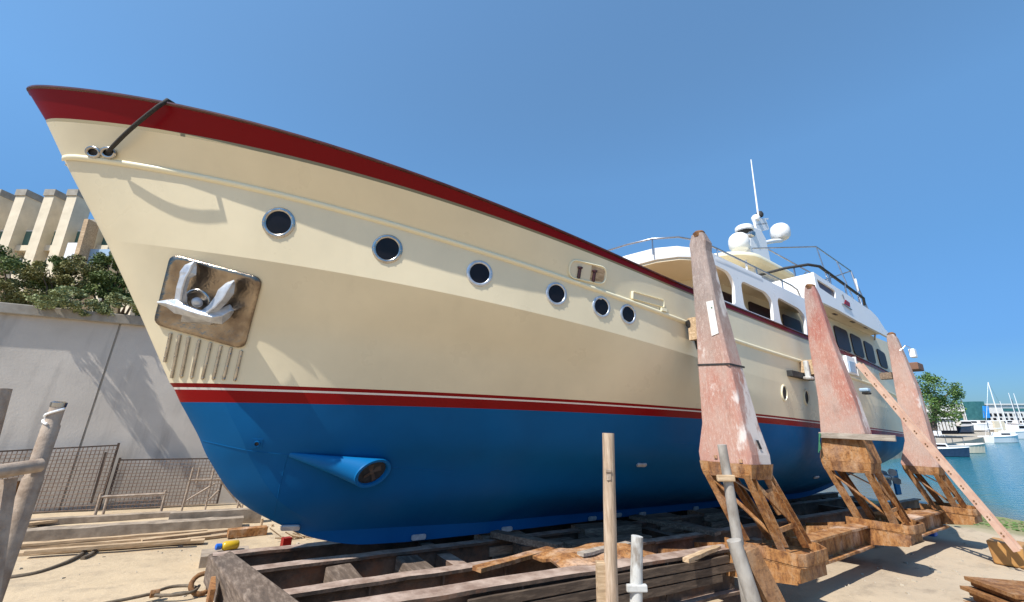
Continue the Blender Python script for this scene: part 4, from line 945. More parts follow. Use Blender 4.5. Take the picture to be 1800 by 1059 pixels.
# ================================================================== LEFT YARD
def fence(name_label, a, b, zt0, zt1, v, slope_posts, x_extra):
    t = thing('mesh_fence', name_label, 'fence', (a, v, GZ), group='wire mesh fence panels along the wall'); z0 = GZ + .05
    for x, zt in ((a, zt0), (b, zt1)):
        g = G(); g.bar((x, v, z0), (x, v, zt + .06), .05, .05); obj('post', g, MT['brownsteel'], t)
    g = G(); g.bar((a, v, zt0), (b, v, zt1), .035, .035); obj('top_rail', g, MT['brownsteel'], t)
    g = G(); n1 = int((b - a) / .085)
    for i in range(n1 + 1):
        x = a + (b - a) * i / n1; zt = zt0 + (zt1 - zt0) * i / n1; g.bar((x, v - .01, z0), (x, v - .01, zt), .017, .017)
    n2 = int((zt0 - z0) / .085)
    for j in range(n2): g.bar((a, v - .022, z0 + (zt0 - z0) * j / n2), (b, v - .022, z0 + (zt1 - z0) * j / n2), .017, .017)
    rough(g, .02, 1.3); obj('wire_mesh', g, MT['fence'], t)
fl0, fl1 = onV(-60, 797, -8.75), onV(208, 783, -8.75)
fence('taller rusty wire mesh fence panel at the far left, under the wall joint', fl0[0], fl1[0], fl0[2], fl1[2], 8.75, 0, 0)
fr0, fr1 = onV(206, 809, -8.7), onV(372, 806, -8.7)
fence('lower sagging wire mesh fence panel left of the bow', fr0[0] + .05, fr1[0] + .4, fr0[2], fr1[2], 8.7, 0, 0)
g = G(); g.bar(onV(186, 795, -8.6), onV(160, 885, -8.6), .05, .04); tag(obj('leaning_stake', g, MT['brownsteel'], base=onV(160, 885, -8.6)), 'dark rusty stake leaning on the taller mesh fence', 'stake')
def lie(name, label, cat, pa, pb, w, h, mat, zoff=0, group=None, seed=0, n=8, r=.006):
    a = onZ(pa[0], pa[1], GZ + zoff + h); b = onZ(pb[0], pb[1], GZ + zoff + h); g = G(); d = b - a; L = np.linalg.norm(d); d /= L; s = np.cross(d, (0, 0, 1.)); s /= np.linalg.norm(s)
    rows = []
    for t in np.linspace(0, 1, n): c = a + (b - a) * t; rows.append([c - s * w / 2, c + s * w / 2, c + s * w / 2 - np.array((0, 0, h)), c - s * w / 2 - np.array((0, 0, h))])
    g.grid(rows, True); g.add(rows[0], [(0, 1, 2, 3)]); g.add(rows[-1], [(0, 1, 2, 3)]); rough(g, r, 3, seed)
    return tag(obj(name, g, mat, base=a - np.array((0, 0, h))), label, cat, group)
lie('concrete_kerb', 'long concrete kerb beam lying behind the plank pile', 'kerb beam', (35, 932), (428, 909), .3, .2, MT['conc'], seed=1, r=.02, n=24)
lie('concrete_kerb', 'concrete kerb beam at the foot of the mesh fences', 'kerb beam', (40, 914), (310, 899), .25, .12, MT['conc'], seed=2)
lie('concrete_kerb', 'short kerb beam beside the stem, behind the scaffold frame', 'kerb beam', (300, 901), (462, 893), .25, .32, MT['conc'], seed=3)
PK = [((14, 962), (330, 942), .16, .05, 0, 'longest pale plank at the back of the left pile'), ((20, 957), (365, 931), .14, .045, .06, 'pale plank on top of the pile running under the kerb'), ((18, 972), (360, 948), .18, .05, .02, 'broad pale plank at the front edge of the pile'), ((45, 968), (335, 947), .12, .05, .09, 'plank with sawn pale end lying topmost on the pile'), ((250, 948), (405, 930), .15, .05, .05, 'short plank sticking out to the right of the pile'), ((255, 955), (405, 938), .14, .05, 0, 'short low plank at the right end of the pile'), ((40, 920), (170, 905), .16, .05, .05, 'plank lying under the mesh fence behind the pile')]
for i, (a, b, w, h, zo, lab) in enumerate(PK): lie('timber_plank', lab, 'plank', a, b, w, h, MT['timber2'], zo, 'planks in the pile on the left', i)
lie('brick_block', 'reddish concrete block right of the plank pile', 'block', (402, 931), (470, 925), .22, .16, MT['rustpink'], seed=5)
def frame_thing(name, label, cat, segs, r, mat, base, group=None):
    t = thing(name, label, cat, base, group=group)
    for nm, a, b in segs:
        g = G(); g.tube([a, b], r, 8); obj(nm, g, mat, t, smooth=60)
    return t
def F_(px, py, v=-7.45): return onV(px, py, v)
frame_thing('steel_trestle', 'low grey steel trestle standing on the kerb beam', 'trestle', [('leg', F_(178, 868), F_(163, 920)), ('leg', F_(292, 862), F_(280, 912)), ('leg', F_(190, 872, -8.0), F_(178, 915, -8.0)), ('cross_bar', F_(176, 874), F_(294, 868))], .03, MT['pipe'], F_(163, 920))
frame_thing('scaffold_frame', 'pale broken scaffold frame leaning beside the stem', 'scaffold', [('upright', F_(340, 822), F_(316, 910)), ('upright', F_(376, 825), F_(358, 908)), ('upright', F_(351, 822, -7.8), F_(345, 850, -7.8)), ('top_bar', F_(332, 844), F_(388, 843)), ('brace', F_(328, 880), F_(378, 850)), ('brace', F_(388, 846), F_(424, 892)), ('brace', F_(366, 880), F_(385, 862)), ('upright', F_(420, 880, -7.2), F_(414, 908, -7.2)), ('upright', F_(427, 885, -7.2), F_(422, 908, -7.2))], .022, MT['pipe'], F_(316, 910))
for i, (a, b, lab) in enumerate([((461, 912), (457, 938), 'short upright stick under the forefoot, left of a red block'), ((479, 922), (474, 950), 'shorter upright stick nearest the forefoot')]):
    g = G(); g.tube([onV(*a, -5.2), onV(*b, -5.2)], .03, 7); tag(obj('stick', g, MT['timber2'], base=onV(*b, -5.2)), lab, 'stick', 'sticks below the forefoot')
lie('red_block', 'small dark red block below the forefoot', 'block', (497, 946), (512, 944), .15, .22, MT['stripe'], seed=3, n=2)
g = G()
for k in range(26):
    x = 500 + k * 5.2; a = onZ(x, 948 - k * .35, GZ); b = a + np.array((-.35 + .1 * random.random(), .05 - random.random() * .2, .32 * (1 - k / 30) * random.random() + .02)); g.tube([a, b], .012, 4)
struct(obj('dry_reeds', g, MT['timber2']), 'stuff', 'loose yellow sticks and reeds below the forefoot', 'reeds')
# bottle, hose, tow wire
bt = thing('plastic_bottle', 'yellow plastic bottle with a blue cap lying by the cradle end', 'bottle', onZ(398, 966, GZ + .2))
c0, c1 = onZ(420, 957, GZ + .25), onZ(378, 962, GZ + .25); ax = (c1 - c0) / np.linalg.norm(c1 - c0); L = np.linalg.norm(c1 - c0)
g = G(); g.lathe(c0, [(.05, 0), (.075, .02), (.078, L * .6), (.06, L * .68), (.03, L * .74)], ax, 16); obj('body', g, MT['yellow'], bt, smooth=50)
g = G(); g.lathe(c0, [(.05, L * .74), (.055, L * .95), (.03, L)], ax, 14); obj('cap', g, MT['bluecap'], bt, smooth=50)
g = G(); g.box((c0 + c1) / 2 + np.array((0, 0, -.19)), (.75, .5, .2)); rough(g, .03, 2); tag(obj('stone_block', g, MT['conc'], base=(c0 + c1) / 2 - np.array((0, 0, .3))), 'rough low block under the yellow bottle at the cradle end', 'block')
def ground_line(pts, r, h=0.03):
    out = []
    P = [onZ(px, py, GZ + h) for px, py in pts]
    for i in range(len(P) - 1):
        p0, p1, p2, p3 = P[max(i - 1, 0)], P[i], P[i + 1], P[min(i + 2, len(P) - 1)]
        for t in np.linspace(0, 1, 7)[:-1]: out.append(.5 * ((2 * p1) + (-p0 + p2) * t + (2 * p0 - 5 * p1 + 4 * p2 - p3) * t * t + (-p0 + 3 * p1 - 3 * p2 + p3) * t ** 3))
    out.append(P[-1]); g = G(); g.tube(out, r, 8); return g
g = ground_line([(-30, 1022), (0, 1018), (60, 1009), (110, 992), (140, 977), (150, 968), (166, 966), (160, 975), (145, 982)], .035); tag(obj('hose', g, MT['hose'], smooth=60, base=onZ(60, 1009, GZ)), 'dark hose curving over the ground at the lower left', 'hose')
tw = thing('towing_wire', 'rusty towing wire with eye splices leading to the cradle end', 'wire', onZ(270, 1043, GZ))
for pts in ([(180, 1062), (230, 1052), (272, 1043)], [(272, 1041), (300, 1032), (330, 1030), (345, 1033)], [(272, 1047), (310, 1046), (340, 1040), (350, 1030)]):
    g = ground_line(pts, .022, .08); obj('strand', g, MT['hose'], tw, smooth=60)
g = G(); c = onZ(272, 1044, GZ + .09); g.lathe(c - np.array((0.05, 0, 0)), [(.05, 0), (.05, .1)], (1, .2, 0), 10); obj('ferrule', g, MT['rustdark'], tw)
g = G(); c = onZ(356, 1026, GZ + .14); g.tube([c + np.array((.14 * math.cos(a), .14 * math.sin(a) * .6, .11 * math.sin(a))) for a in np.linspace(0, 2 * math.pi, 16)], .035, 8); obj('shackle', g, MT['rustdark'], tw, smooth=60)

# foreground scaffold pipes at the left edge
def to_ground(a, b):
    d = b - a; p = a + d
    for k in np.linspace(1, 6, 500):
        p = a + d * k
        q = w2b(p)
        if q[2] < GZ - .05: break
    return p
YP = 2.1
ps = thing('pipe_barrier', 'dusty scaffold pipe barrier in the left foreground with a taped upright', 'pipe barrier', at(20, 1000, YP), 'w')
g = G(); a, b = at(103, 712, YP), at(-28, 1090, YP); b = to_ground(a, b); L_ = np.linalg.norm(b - a); k_ = np.linalg.norm(at(-28, 1090, YP) - a) / L_; g.tube([a, lerp(a, b, .1 * k_), lerp(a, b, .11 * k_), lerp(a, b, .36 * k_), lerp(a, b, .37 * k_), b], [.028, .028, .033, .033, .037, .037], 14); obj('upright', g, MT['pipe'], ps, smooth=50)
g = G(); a = at(103, 711, YP); dd = a - at(90, 750, YP); dd /= np.linalg.norm(dd); g.lathe(a - dd * .012, [(.03, 0), (.031, .02), (.02, .026)], dd, 14); obj('end_cap', g, MT['chrome'], ps, smooth=50)
g = G(); g.tube([lerp(at(103, 712, YP), at(-28, 1090, YP), t) + np.array((.034 * math.cos(k), -.034 * abs(math.sin(k)), 0)) for k, t in zip(np.linspace(0, 5, 9), np.linspace(.02, .1, 9))], .006, 5); obj('tape', g, MT['white'], ps)
g = G(); a, b = at(72, 818, YP - .03), at(-60, 838, YP - .25); g.tube([a, b], .030, 12); obj('cross_pipe', g, MT['pipe'], ps, smooth=50)
g = G(); a, b = at(4, 684, YP - .1), at(-36, 830, YP - .1); g.tube([a, to_ground(a, b)], .033, 12); obj('upright', g, MT['pipe'], ps, smooth=50)
g = G(); a, b = at(14, 842, YP - .1), at(-8, 985, YP - .1); g.bar(a, to_ground(a, b), .05, .03); obj('flat_bar', g, MT['pipe'], ps)
g = G(); a, b = at(34, 846, YP), at(22, 880, YP); g.tube([a, b], .012, 8); g.lathe(at(24, 880, YP), [(.02, -.02), (.02, .02)], b - a, 6); obj('coupler_bolt', g, MT['rust'], ps)

# ================================================================== FOREGROUND POSTS
def gz_world(x, y):
    p = w2b((x, y, 0)); return b2w((p[0], p[1], GZ))[2]
def stake(name, label, cat, top, bot, Y, r, mat, group=None, square=False, taper=1.08, n=10):
    a = at(top[0], top[1], Y); b = at(bot[0], bot[1], Y); d = (b - a); k = (gz_world(*b[:2]) - .1 - a[2]) / d[2]; b = a + d * max(k, 1)
    t = thing(name, label, cat, b, 'w', group); g = G()
    pts = [lerp(a, b, s) for s in np.linspace(0, 1, n)]
    if square: g.bar(a, b, r * 2, r * 2, (0, 1, 0)); rough(g, .004, 8)
    else: g.tube(pts, [r * (1 + (taper - 1) * s) for s in np.linspace(0, 1, n)], 14); rough(g, r * .06, 5)
    obj('shaft', g, mat, t, smooth=None if square else 50); return t, a, b
t, a, b = stake('wooden_post', 'tall round weathered wooden post standing in front of the blue hull', 'post', (1069, 762), (1075, 1059), 4.3, .057, MT['post'])
g = G(); c = at(1070, 838, 4.25) ; g.box(c, (.045, .03, .07)); g.box(c + np.array((0, -.01, .05)), (.05, .025, .03)); bevel(obj('hinge_bracket', g, MT['pipe'], t), .006)
t, a, b = stake('wooden_post', 'short square post top standing just left of the tall round post', 'post', (1056, 988), (1058, 1059), 4.32, .04, MT['timber2'], square=True)
t, a, b = stake('white_post', 'short white painted post right of the tall wooden post', 'post', (1120, 943), (1118, 1059), 4.4, .054, MT['whitepost'])
g = G(); c = at(1119, 1034, 4.36); g.box(c, (.19, .05, .06)); bevel(obj('clamp_bracket', g, MT['whitepost'], t), .01)
t, a, b = stake('steel_pole', 'grey leaning pole with a cross plate, in front of the nearest tower legs', 'pole', (1269, 782), (1305, 1000), 5.2, .05, MT['greypole'], taper=1.5)
g = G(); g.box(at(1276, 841, 5.14), (.2, .04, .07)); bevel(obj('cross_plate', g, MT['timber2'], t), .008)
stake('steel_pole', 'shorter grey leaning pole below the taller one, cut off at its top', 'pole', (1290, 950), (1325, 1059), 4.9, .072, MT['greypole'])
stake('rusty_post', 'rusty brown leaning beam right of the grey poles at the bottom edge', 'post', (1312, 964), (1360, 1059), 5.0, .085, MT['rustdark'], square=True)

# ================================================================== RIGHT SIDE: LADDER, BIN, PLATES, DEBRIS
A0 = onZ(1788, 970, GZ + .42); B0 = hit(1497, 640, .14)[0]
lad = thing('boarding_ladder', 'long pink primed steel ladder leaning from the ochre bin up to the hull', 'ladder', A0)
d = B0 - A0; L = np.linalg.norm(d); d /= L; sx = np.array((1., 0, 0)) - d * d[0]; sx /= np.linalg.norm(sx); nz = np.cross(d, sx)
for q in (0, .30):
    g = G(); g.bar(A0 + sx * q, B0 + sx * q, .03, .125, nz); obj('side_rail', g, MT['ladder'], lad)
NR = 14
for i in range(1, NR):
    c = A0 + d * L * i / NR; g = G()
    for w in (-.03, .03): g.tube([c - sx * .03 + d * w, c + sx * .33 + d * w], .016, 8)
    obj('rung', g, MT['rustdark'], lad)
g = G(); c = onV(1520, 686, 3.6); g.box(c, (.2, .2, .09)); g.cur = 1; g.box(c + np.array((.02, -.02, -.08)), (.18, .17, .06)); bevel(tag(obj('tool_bag', g, [MT['paleblue'], MT['black']], base=c), 'blue and black bag hung on the upper end of the ladder', 'bag'), .03)
bn = thing('ochre_bin', 'ochre plastic bin with a blue spot under the foot of the ladder', 'bin', onZ(1790, 998, GZ))
c = onZ(1790, 996, GZ); g = G(); g.box(c + np.array((.12, .1, .24)), (.62, .5, .5), None, 1.15); bevel(obj('tub', g, MT['bin'], bn), .04, 3)
g = G(); q = onV(1789, 975, -(c[1] - .16)); g.lathe(c + np.array((.12, -.165, .26)), [(.07, 0), (.06, .012), (.02, .014)], (0, -1, 0), 12); obj('blue_spot', g, MT['bluecap'], bn)
g = G()
g.bar(c + np.array((-.3, -.2, .03)), c + np.array((1.4, -.5, .03)), .05, .05); tag(obj('steel_bar', g, MT['rustdark'], base=c), 'dark bar lying on the ground in front of the ochre bin', 'bar')
pc = onZ(1692, 1012, GZ)
PLL = ['topmost rusty plate of the stack at the lower right corner', 'second rusty plate from the top of the lower right stack', 'third rusty plate from the top of the lower right stack', 'fourth rusty plate from the top of the lower right stack', 'fifth rusty plate from the top of the lower right stack', 'bottom rusty plate of the stack at the lower right corner']
for k in range(6):
    g = G(); z = GZ + .40 - k * .075; j = .12 * math.sin(k * 2.3); p = onZ(1693 + 8 * math.sin(k * 2.1), 1011, GZ + .42)
    e1 = onZ(1850, 1024, GZ + .42) - onZ(1693, 1011, GZ + .42); e1 /= np.linalg.norm(e1); e2 = np.array((-e1[1], e1[0], 0)); e2 = e2 if e2[0] < 0 else -e2
    q = np.array((p[0], p[1], z)) + e2 * j * .4; g.prism([q, q + e1 * 2.0, q + e1 * 2.0 + e2 * .9, q + e2 * .9], (0, 0, -.055)); rough(g, .012, 3, k)
    tag(obj('rusty_plate', g, MT['rustplate'], base=q), PLL[k], 'steel plate', 'rusty plates stacked at the lower right')
g = G(); c = onZ(1638, 941, GZ); g.box(c + np.array((0, 0, .05)), (.3, .22, .1)); rough(g, .04, 4); tag(obj('plastic_bag', g, MT['bluecap'], base=c), 'crumpled blue plastic bag on the ground near the middle tower', 'bag')
g = G(); rnd = random.Random(5)
for k in range(330):
    if k < 260: x, y = rnd.uniform(5, 20), -rnd.uniform(3.5, 8)
    else: x, y = rnd.uniform(-7, 0), rnd.uniform(.5, 7)
    s = rnd.uniform(.008, .03 if k >= 260 else .05) * (1 if rnd.random() < .85 else 2); c = np.array((x, y, GZ + .05 * noise.noise(Vector((x * .35, y * .35, 3))) + .02 * noise.noise(Vector((x * 1.3, y * 1.3, 7))) + s * .2)); ang = rnd.random() * 3; e = np.array(((math.cos(ang), math.sin(ang), 0), (-math.sin(ang), math.cos(ang), 0), (0, 0, 1)))
    g.box(c, (s * rnd.uniform(.8, 2.5), s, s * .6), e, .7)
rough(g, .008, 20); struct(obj('rubble', g, MT['quay']), 'stuff', 'small stones and chips scattered over the ground', 'rubble')
g = G(); rnd = random.Random(8)
for k in range(1100):
    x, y = rnd.uniform(20.6, 23.8), -rnd.uniform(1.5, 9); s = rnd.uniform(.015, .06); c = np.array((x, y, GZ + .03)); g.box(c, (s * 2.2, s * 1.6, s * .3), None, .6)
rough(g, .04, 7); struct(obj('seaweed', g, MT['leaft']), 'stuff', 'green weed along the edge of the water', 'seaweed')
# mooring line over the rail at the bow
qa, na = hit(200, 267, .05); qb, nb = hit(290, 192, .09); pts = [qa + na * -.04]
for t in np.linspace(0, 1, 9): pts.append(lerp(qa, qb, t) + (na + nb) * .5 * (.035 * math.sin(t * math.pi) + .02) - np.array((0, 0, .015 * math.sin(t * math.pi))))
e = qb; zt_ = LV['sheer'][2](e[0]); pts += [np.array((e[0] + .05, e[1] + .02, zt_ + .05)), np.array((e[0] + .1, e[1] + .1, zt_ + .075)), np.array((e[0] + .2, e[1] + .2, zt_ + .06)), np.array((e[0] + .3, e[1] + .35, zt_ - .12))]
g = G(); g.tube(pts, .025, 8); tag(obj('mooring_line', g, MT['rope'], smooth=60, base=pts[0]), 'black mooring line from the bow chock up over the rail', 'rope')

# the anchor, housed on its plate
ac = thing('ship_anchor', 'silver stockless anchor housed on its steel plate at the bow', 'anchor', hit(350, 540, .1)[0])
def H(px, py, off):
    r = Vector(rayb(px, py)).normalized(); p0, n = AP, AN
    t = (np.dot(p0, n) + off - np.dot(CB, n)) / np.dot(np.array(r), n); return CB + np.array(r) * t
AP, AN = hit(355, 530)
def fluke(px):
    rows = []
    for (lx, ly), (cx, cy), (rx, ry), oo in px: rows.append([H(lx, ly, oo), H(cx, cy, oo + .07), H(rx, ry, oo), H(cx, cy, oo - .09)])
    g = G(); g.grid(rows, True); g.add(rows[0], [(0, 1, 2, 3)]); g.add(rows[-1], [(0, 1, 2, 3)]); o = bevel(obj('fluke', g, MT['galv'], ac), .012); return o
def rib(pts, w):
    g = G(); g.tube([H(*p) for p in pts], w, 6); obj('rib', g, MT['galv'], ac, smooth=50)
fluke([((306, 527), (315, 531), (330, 533), .16), ((309, 506), (319, 508), (329, 510), .19), ((315, 486), (326, 488), (335, 490), .2), ((315, 478), (331, 480), (346, 484), .2), ((324, 466), (336, 466), (347, 469), .18), ((340, 459), (342, 460), (344, 461), .16)])
fluke([((352, 547), (362, 552), (374, 556), .19), ((366, 536), (378, 541), (388, 545), .22), ((378, 520), (392, 525), (402, 530), .22), ((382, 510), (398, 513), (412, 517), .21), ((396, 498), (405, 500), (414, 503), .19), ((411, 492), (412, 494), (413, 496), .17)])
rib([(318, 527, .25), (321, 508, .27), (327, 488, .285), (333, 478, .28), (338, 466, .26)], .018)
rib([(364, 550, .27), (380, 539, .295), (394, 523, .3), (400, 511, .29), (407, 500, .26)], .018)
g = G(); rows = []
for (ux, uy), (lx, ly), oo in (((276, 530), (276, 534), .14), ((292, 527), (293, 541), .18), ((310, 526), (306, 552), .22), ((328, 536), (325, 556), .25), ((350, 544), (350, 562), .25), ((372, 548), (371, 569), .24), ((392, 540), (390, 571), .19), ((405, 534), (404, 560), .15), ((411, 545), (411, 549), .12)):
    rows.append([H(ux, uy, oo), H((ux + lx) / 2, (uy + ly) / 2, oo + .06), H(lx, ly, oo - .01), H((ux + lx) / 2, (uy + ly) / 2, oo - .12)])
g.grid(rows, True); bevel(obj('crown', g, MT['galv'], ac), .012)
g = G(); c = H(347, 533, .12); nn = AN; g.tube([H(347, 533, .02), H(347, 533, .2)], [.05, .06], 14); g.lathe(H(347, 531, .19), [(.065, 0), (.06, .03), (.03, .05)], nn, 14); obj('shank', g, MT['galv'], ac, smooth=50)
g = G(); c = H(347, 530, .03); a_ = np.cross((0, 0, 1.), nn); a_ /= np.linalg.norm(a_); u_ = np.cross(nn, a_); g.tube([c + .15 * (a_ * math.cos(t) + u_ * math.sin(t)) for t in np.linspace(0, 2 * math.pi, 24)], .028, 8, False); obj('hawse_ring', g, MT['chrome'], ac, smooth=60)
g = G(); g.add([c - nn * .003 + .14 * (a_ * math.cos(t) + u_ * math.sin(t)) for t in np.linspace(0, 2 * math.pi, 24)[:-1]], [tuple(range(23))]); obj('hawse_hole', g, MT['black'], ac)
g = G(); p_ = [H(320, 553, .2), H(375, 566, .2), H(368, 572, .06), H(318, 566, .06)]; g.prism(p_, AN * -.05); obj('tripping_palm', g, MT['galv'], ac)

# ================================================================== FAR SHORE
def wz_(px, py): q = atz(px, py, WATER_Z); return q
qp = [wz_(1500, 818), wz_(1640, 797), wz_(1712, 785), wz_(1742, 775), wz_(1762, 769), wz_(1800, 764), wz_(1850, 760)]
far_ = [np.array((400, 260, WATER_Z)), np.array((400, 500, WATER_Z)), np.array((-20, 500, WATER_Z)), np.array((30, 80, WATER_Z))]
QZ = -.5
g = G(); poly = [(p[0], p[1], -2.5) for p in qp + far_]; g.prism(poly, (0, 0, 2.5 + QZ)); struct(obj('quay', g, MT['quay'], frame='w'), label='stone quay on the far side of the harbour', cat='quay')
def on_quay(px, Y): q = at(px, 740, Y); return np.array((q[0], Y, QZ))
def bld(px0, px1, py0, Y, depth, label, cat, name, mat, wins, roof=True, py1=None):
    a, b = at(px0, py0, Y), at(px1, py0, Y); z1 = a[2]; t = thing(name, label, cat, ((a[0] + b[0]) / 2, Y, QZ), 'w')
    g = G(); g.box(((a[0] + b[0]) / 2, Y + depth / 2, (z1 + QZ) / 2), (b[0] - a[0], depth, z1 - QZ)); obj('wall', g, mat, t)
    if roof:
        g = G(); g.box(((a[0] + b[0]) / 2, Y + depth / 2, z1 + .15), (b[0] - a[0] + .8, depth + .8, .3)); obj('roof', g, MT['plasterw'], t)
    for (wx0, wx1, wy0, wy1, m_) in wins:
        p, q = at(wx0, wy0, Y - .08), at(wx1, wy1, Y - .08); g = G(); g.box(((p[0] + q[0]) / 2, Y - .06, (p[2] + q[2]) / 2), (q[0] - p[0], .12, p[2] - q[2])); obj('window', g, m_, t)
    return t
bld(1733, 1860, 712, 118, 20, 'long white harbour building with dark window bands on the far shore', 'building', 'harbour_building', MT['plasterw'], [(x, x + 6, 727, 732, MT['dark']) for x in range(1738, 1856, 9)] + [(x, x + 7, 735, 742, MT['dark']) for x in range(1736, 1856, 10)] + [(1762, 1856, 718, 723, MT['tealglass'])])
bld(1682, 1716, 724, 122, 16, 'low white shed with grey roller doors left of the glass tower', 'building', 'harbour_shed', MT['plasterw'], [(1684, 1694, 730, 740, MT['tealglass']), (1696, 1706, 730, 740, MT['dark']), (1708, 1714, 730, 740, MT['tealglass'])])
t = bld(1712, 1729, 706, 117, 3, 'leaning teal glass tower block on the far shore', 'building', 'glass_tower', MT['tealglass'], [], False)
g = G(); a, b = at(1729, 714, 115), at(1741, 735, 115); g.prism([(a[0], 115, a[2]), (a[0] + 1.3, 115, a[2]), (b[0], 115, b[2]), (b[0] - 1.6, 115, b[2])], (0, .3, 0)); tag(obj('blue_banner', g, MT['bluecloth'], frame='w', base=(a[0], 115, b[2])), 'bright blue slanted banner beside the glass tower', 'banner')
bld(1640, 1678, 737, 82, 7, 'low glazed pavilion with a flat white roof behind the tree', 'pavilion', 'pavilion', MT['dark'], [(x, x + 1.2, 739, 757, MT['plasterw']) for x in range(1641, 1678, 6)])
bld(1545, 1640, 738, 130, 10, 'low pale building mostly hidden behind the towers', 'building', 'harbour_building', MT['plasterw'], [(x, x + 7, 742, 748, MT['dark']) for x in range(1550, 1636, 12)])
for i, (px, Y, h, lab) in enumerate([(1700, 112, 7.5, 'thin white mast rising left of the glass tower'), (1757, 110, 8.0, 'thin white mast right of the blue banner'), (1768, 96, 6.5, 'short white mast just left of the tall sailing boat mast'), (1788, 108, 9.0, 'white mast just right of the tall sailing boat mast'), (1797, 92, 8.0, 'white mast at the right edge of the picture')]):
    c = on_quay(px, Y); g = G(); g.tube([c, c + np.array((0, 0, h))], [.09, .05], 6); tag(obj('boat_mast', g, MT['white'], frame='w', base=c), lab, 'mast', 'masts beyond the far quay')
# tree on the quay
YT = 70; tr = thing('quay_tree', 'leafy green tree on the far quay right of the towers', 'tree', on_quay(1637, YT), 'w')
b0 = on_quay(1637, YT); g = G(); cc = at(1642, 703, YT)
g.tube([b0, lerp(b0, cc, .4) + np.array((-.1, 0, 0)), lerp(b0, cc, .8) + np.array((.15, 0, 0)), cc], [.38, .3, .2, .08], 9)
for k in range(9):
    st = lerp(b0, cc, random.uniform(.4, .85)); e = cc + np.array((random.uniform(-3, 3), random.uniform(-2, 2), random.uniform(-1.2, 3))); g.tube([st, lerp(st, e, .5) + np.array((0, 0, .4)), e], [.14, .09, .03], 6)
obj('trunk', g, MT['bark'], tr)
g = foliage(cc + np.array((0, 0, .2)), (3.9, 3.2, 4.1), 5200, .34, 21, 46); obj('crown', g, MT['leaft'], tr)
for i, (px, py, rr, lab) in enumerate([(1605, 748, 2.2, 'low dark bush left of the quay tree trunk'), (1662, 733, 1.3, 'small dark treetop behind the pavilion roof')]):
    Y = 100; c = at(px, py, Y); t = thing('far_bush', lab, 'bush', (c[0], Y, QZ), 'w', 'bushes on the far shore'); obj('foliage', foliage(c, (rr, rr, rr * .9), 900, .4, 40 + i, 18), MT['leafd'], t)
    g = G(); g.tube([(c[0], Y, QZ), (c[0] + .1, Y, c[2])], [.15, .06], 6); obj('stem', g, MT['bark'], t)
# boats
def boat(name, label, cat, pos, L, Bm, Hh, head, mats, cabin=None, mast=0, wl=WATER_Z, extras=None, group='boats moored on the far shore'):
    hd = np.array((math.cos(head), math.sin(head), 0)); sd2 = np.array((-hd[1], hd[0], 0)); up = np.array((0, 0, 1.)); p0 = np.array((pos[0], pos[1], wl))
    t = thing(name, label, cat, p0, 'w', group)
    def Q(x, y, z): return p0 + hd * x + sd2 * y + up * z
    g = G(); rows = []
    for s in np.linspace(0, 1, 12):
        x = -L / 2 + L * s; b = Bm / 2 * (1 - max(0, (s - .45) / .55) ** 2.2) + .02; sh = Hh * (1 + .35 * s * s); rake = .25 * Hh * s ** 3
        rows.append([Q(x, -b * .25, -.25), Q(x + rake * .3, -b * .85, .05), Q(x + rake, -b, sh), Q(x + rake, b, sh), Q(x + rake * .3, b * .85, .05), Q(x, b * .25, -.25)])
    g.grid(rows, True); g.add(rows[0], [tuple(range(6))]); g.add(rows[-1], [tuple(range(6))]); obj('hull', g, mats[0], t)
    g = G()
    for sg in (-1, 1):
        g.tube([lerp(r[2], r[3], 0 if sg < 0 else 1) + up * .02 for r in rows], .06, 6)
    obj('gunwale', g, mats[1], t)
    if cabin:
        x0, x1, w, h = cabin; z0 = Hh * 1.02; g = G(); g.prism([Q(x0, -w / 2, z0), Q(x1, -w / 2, z0), Q(x1 - .35 * h, -w / 2, z0 + h), Q(x0 + .1, -w / 2, z0 + h)], sd2 * w); cb = bevel(obj('cabin', g, mats[1], t), .05)
        for yy in (-w / 2 - .015, w / 2 + .005):
          g = G(); g.prism([Q(x0 + .2, yy, z0 + h * .45), Q(x1 - .35 * h - .05, yy, z0 + h * .45), Q(x1 - .35 * h - .1, yy, z0 + h * .85), Q(x0 + .25, yy, z0 + h * .85)], sd2 * .012); obj('window', g, MT['dark'], cb)
    if mast:
        g = G(); g.tube([Q(.1 * L, 0, Hh), Q(.1 * L, 0, mast)], [.09, .06], 8); g.tube([Q(.1 * L, 0, Hh + 1.3), Q(-.4 * L, 0, Hh + 1.2)], .07, 6); obj('mast', g, MT['white'], t)
        g = G(); g.tube([Q(.1 * L, 0, mast), Q(.52 * L, 0, Hh * 1.3)], .02, 4); g.tube([Q(.1 * L, 0, mast), Q(-.5 * L, 0, Hh)], .02, 4); obj('rigging', g, MT['railtube'], t)
    if extras: extras(t, Q)
    return t
def ex_canopy(t, Q):
    g = G(); g.prism([Q(-1.5, -.8, 1.6), Q(.4, -.8, 1.6), Q(.3, -.75, 1.75), Q(-1.4, -.75, 1.75)], Q(0, 1.6, 0) - Q(0, 0, 0)); obj('canopy', g, MT['black'], t)
    for x, y in ((-1.4, -.75), (.3, -.75), (-1.4, .75), (.3, .75)):
        g = G(); g.tube([Q(x, y, .6), Q(x, y, 1.65)], .035, 6); obj('canopy_post', g, MT['railtube'], t)
p = wz_(1661, 803); boat('small_boat', 'small navy motorboat with a white windscreen, nearest beyond the ladder', 'boat', (p[0], p[1] + .6), 4.4, 1.8, .7, R(-35), [MT['navy'], MT['white']], (-.8, .9, 1.1, .55))
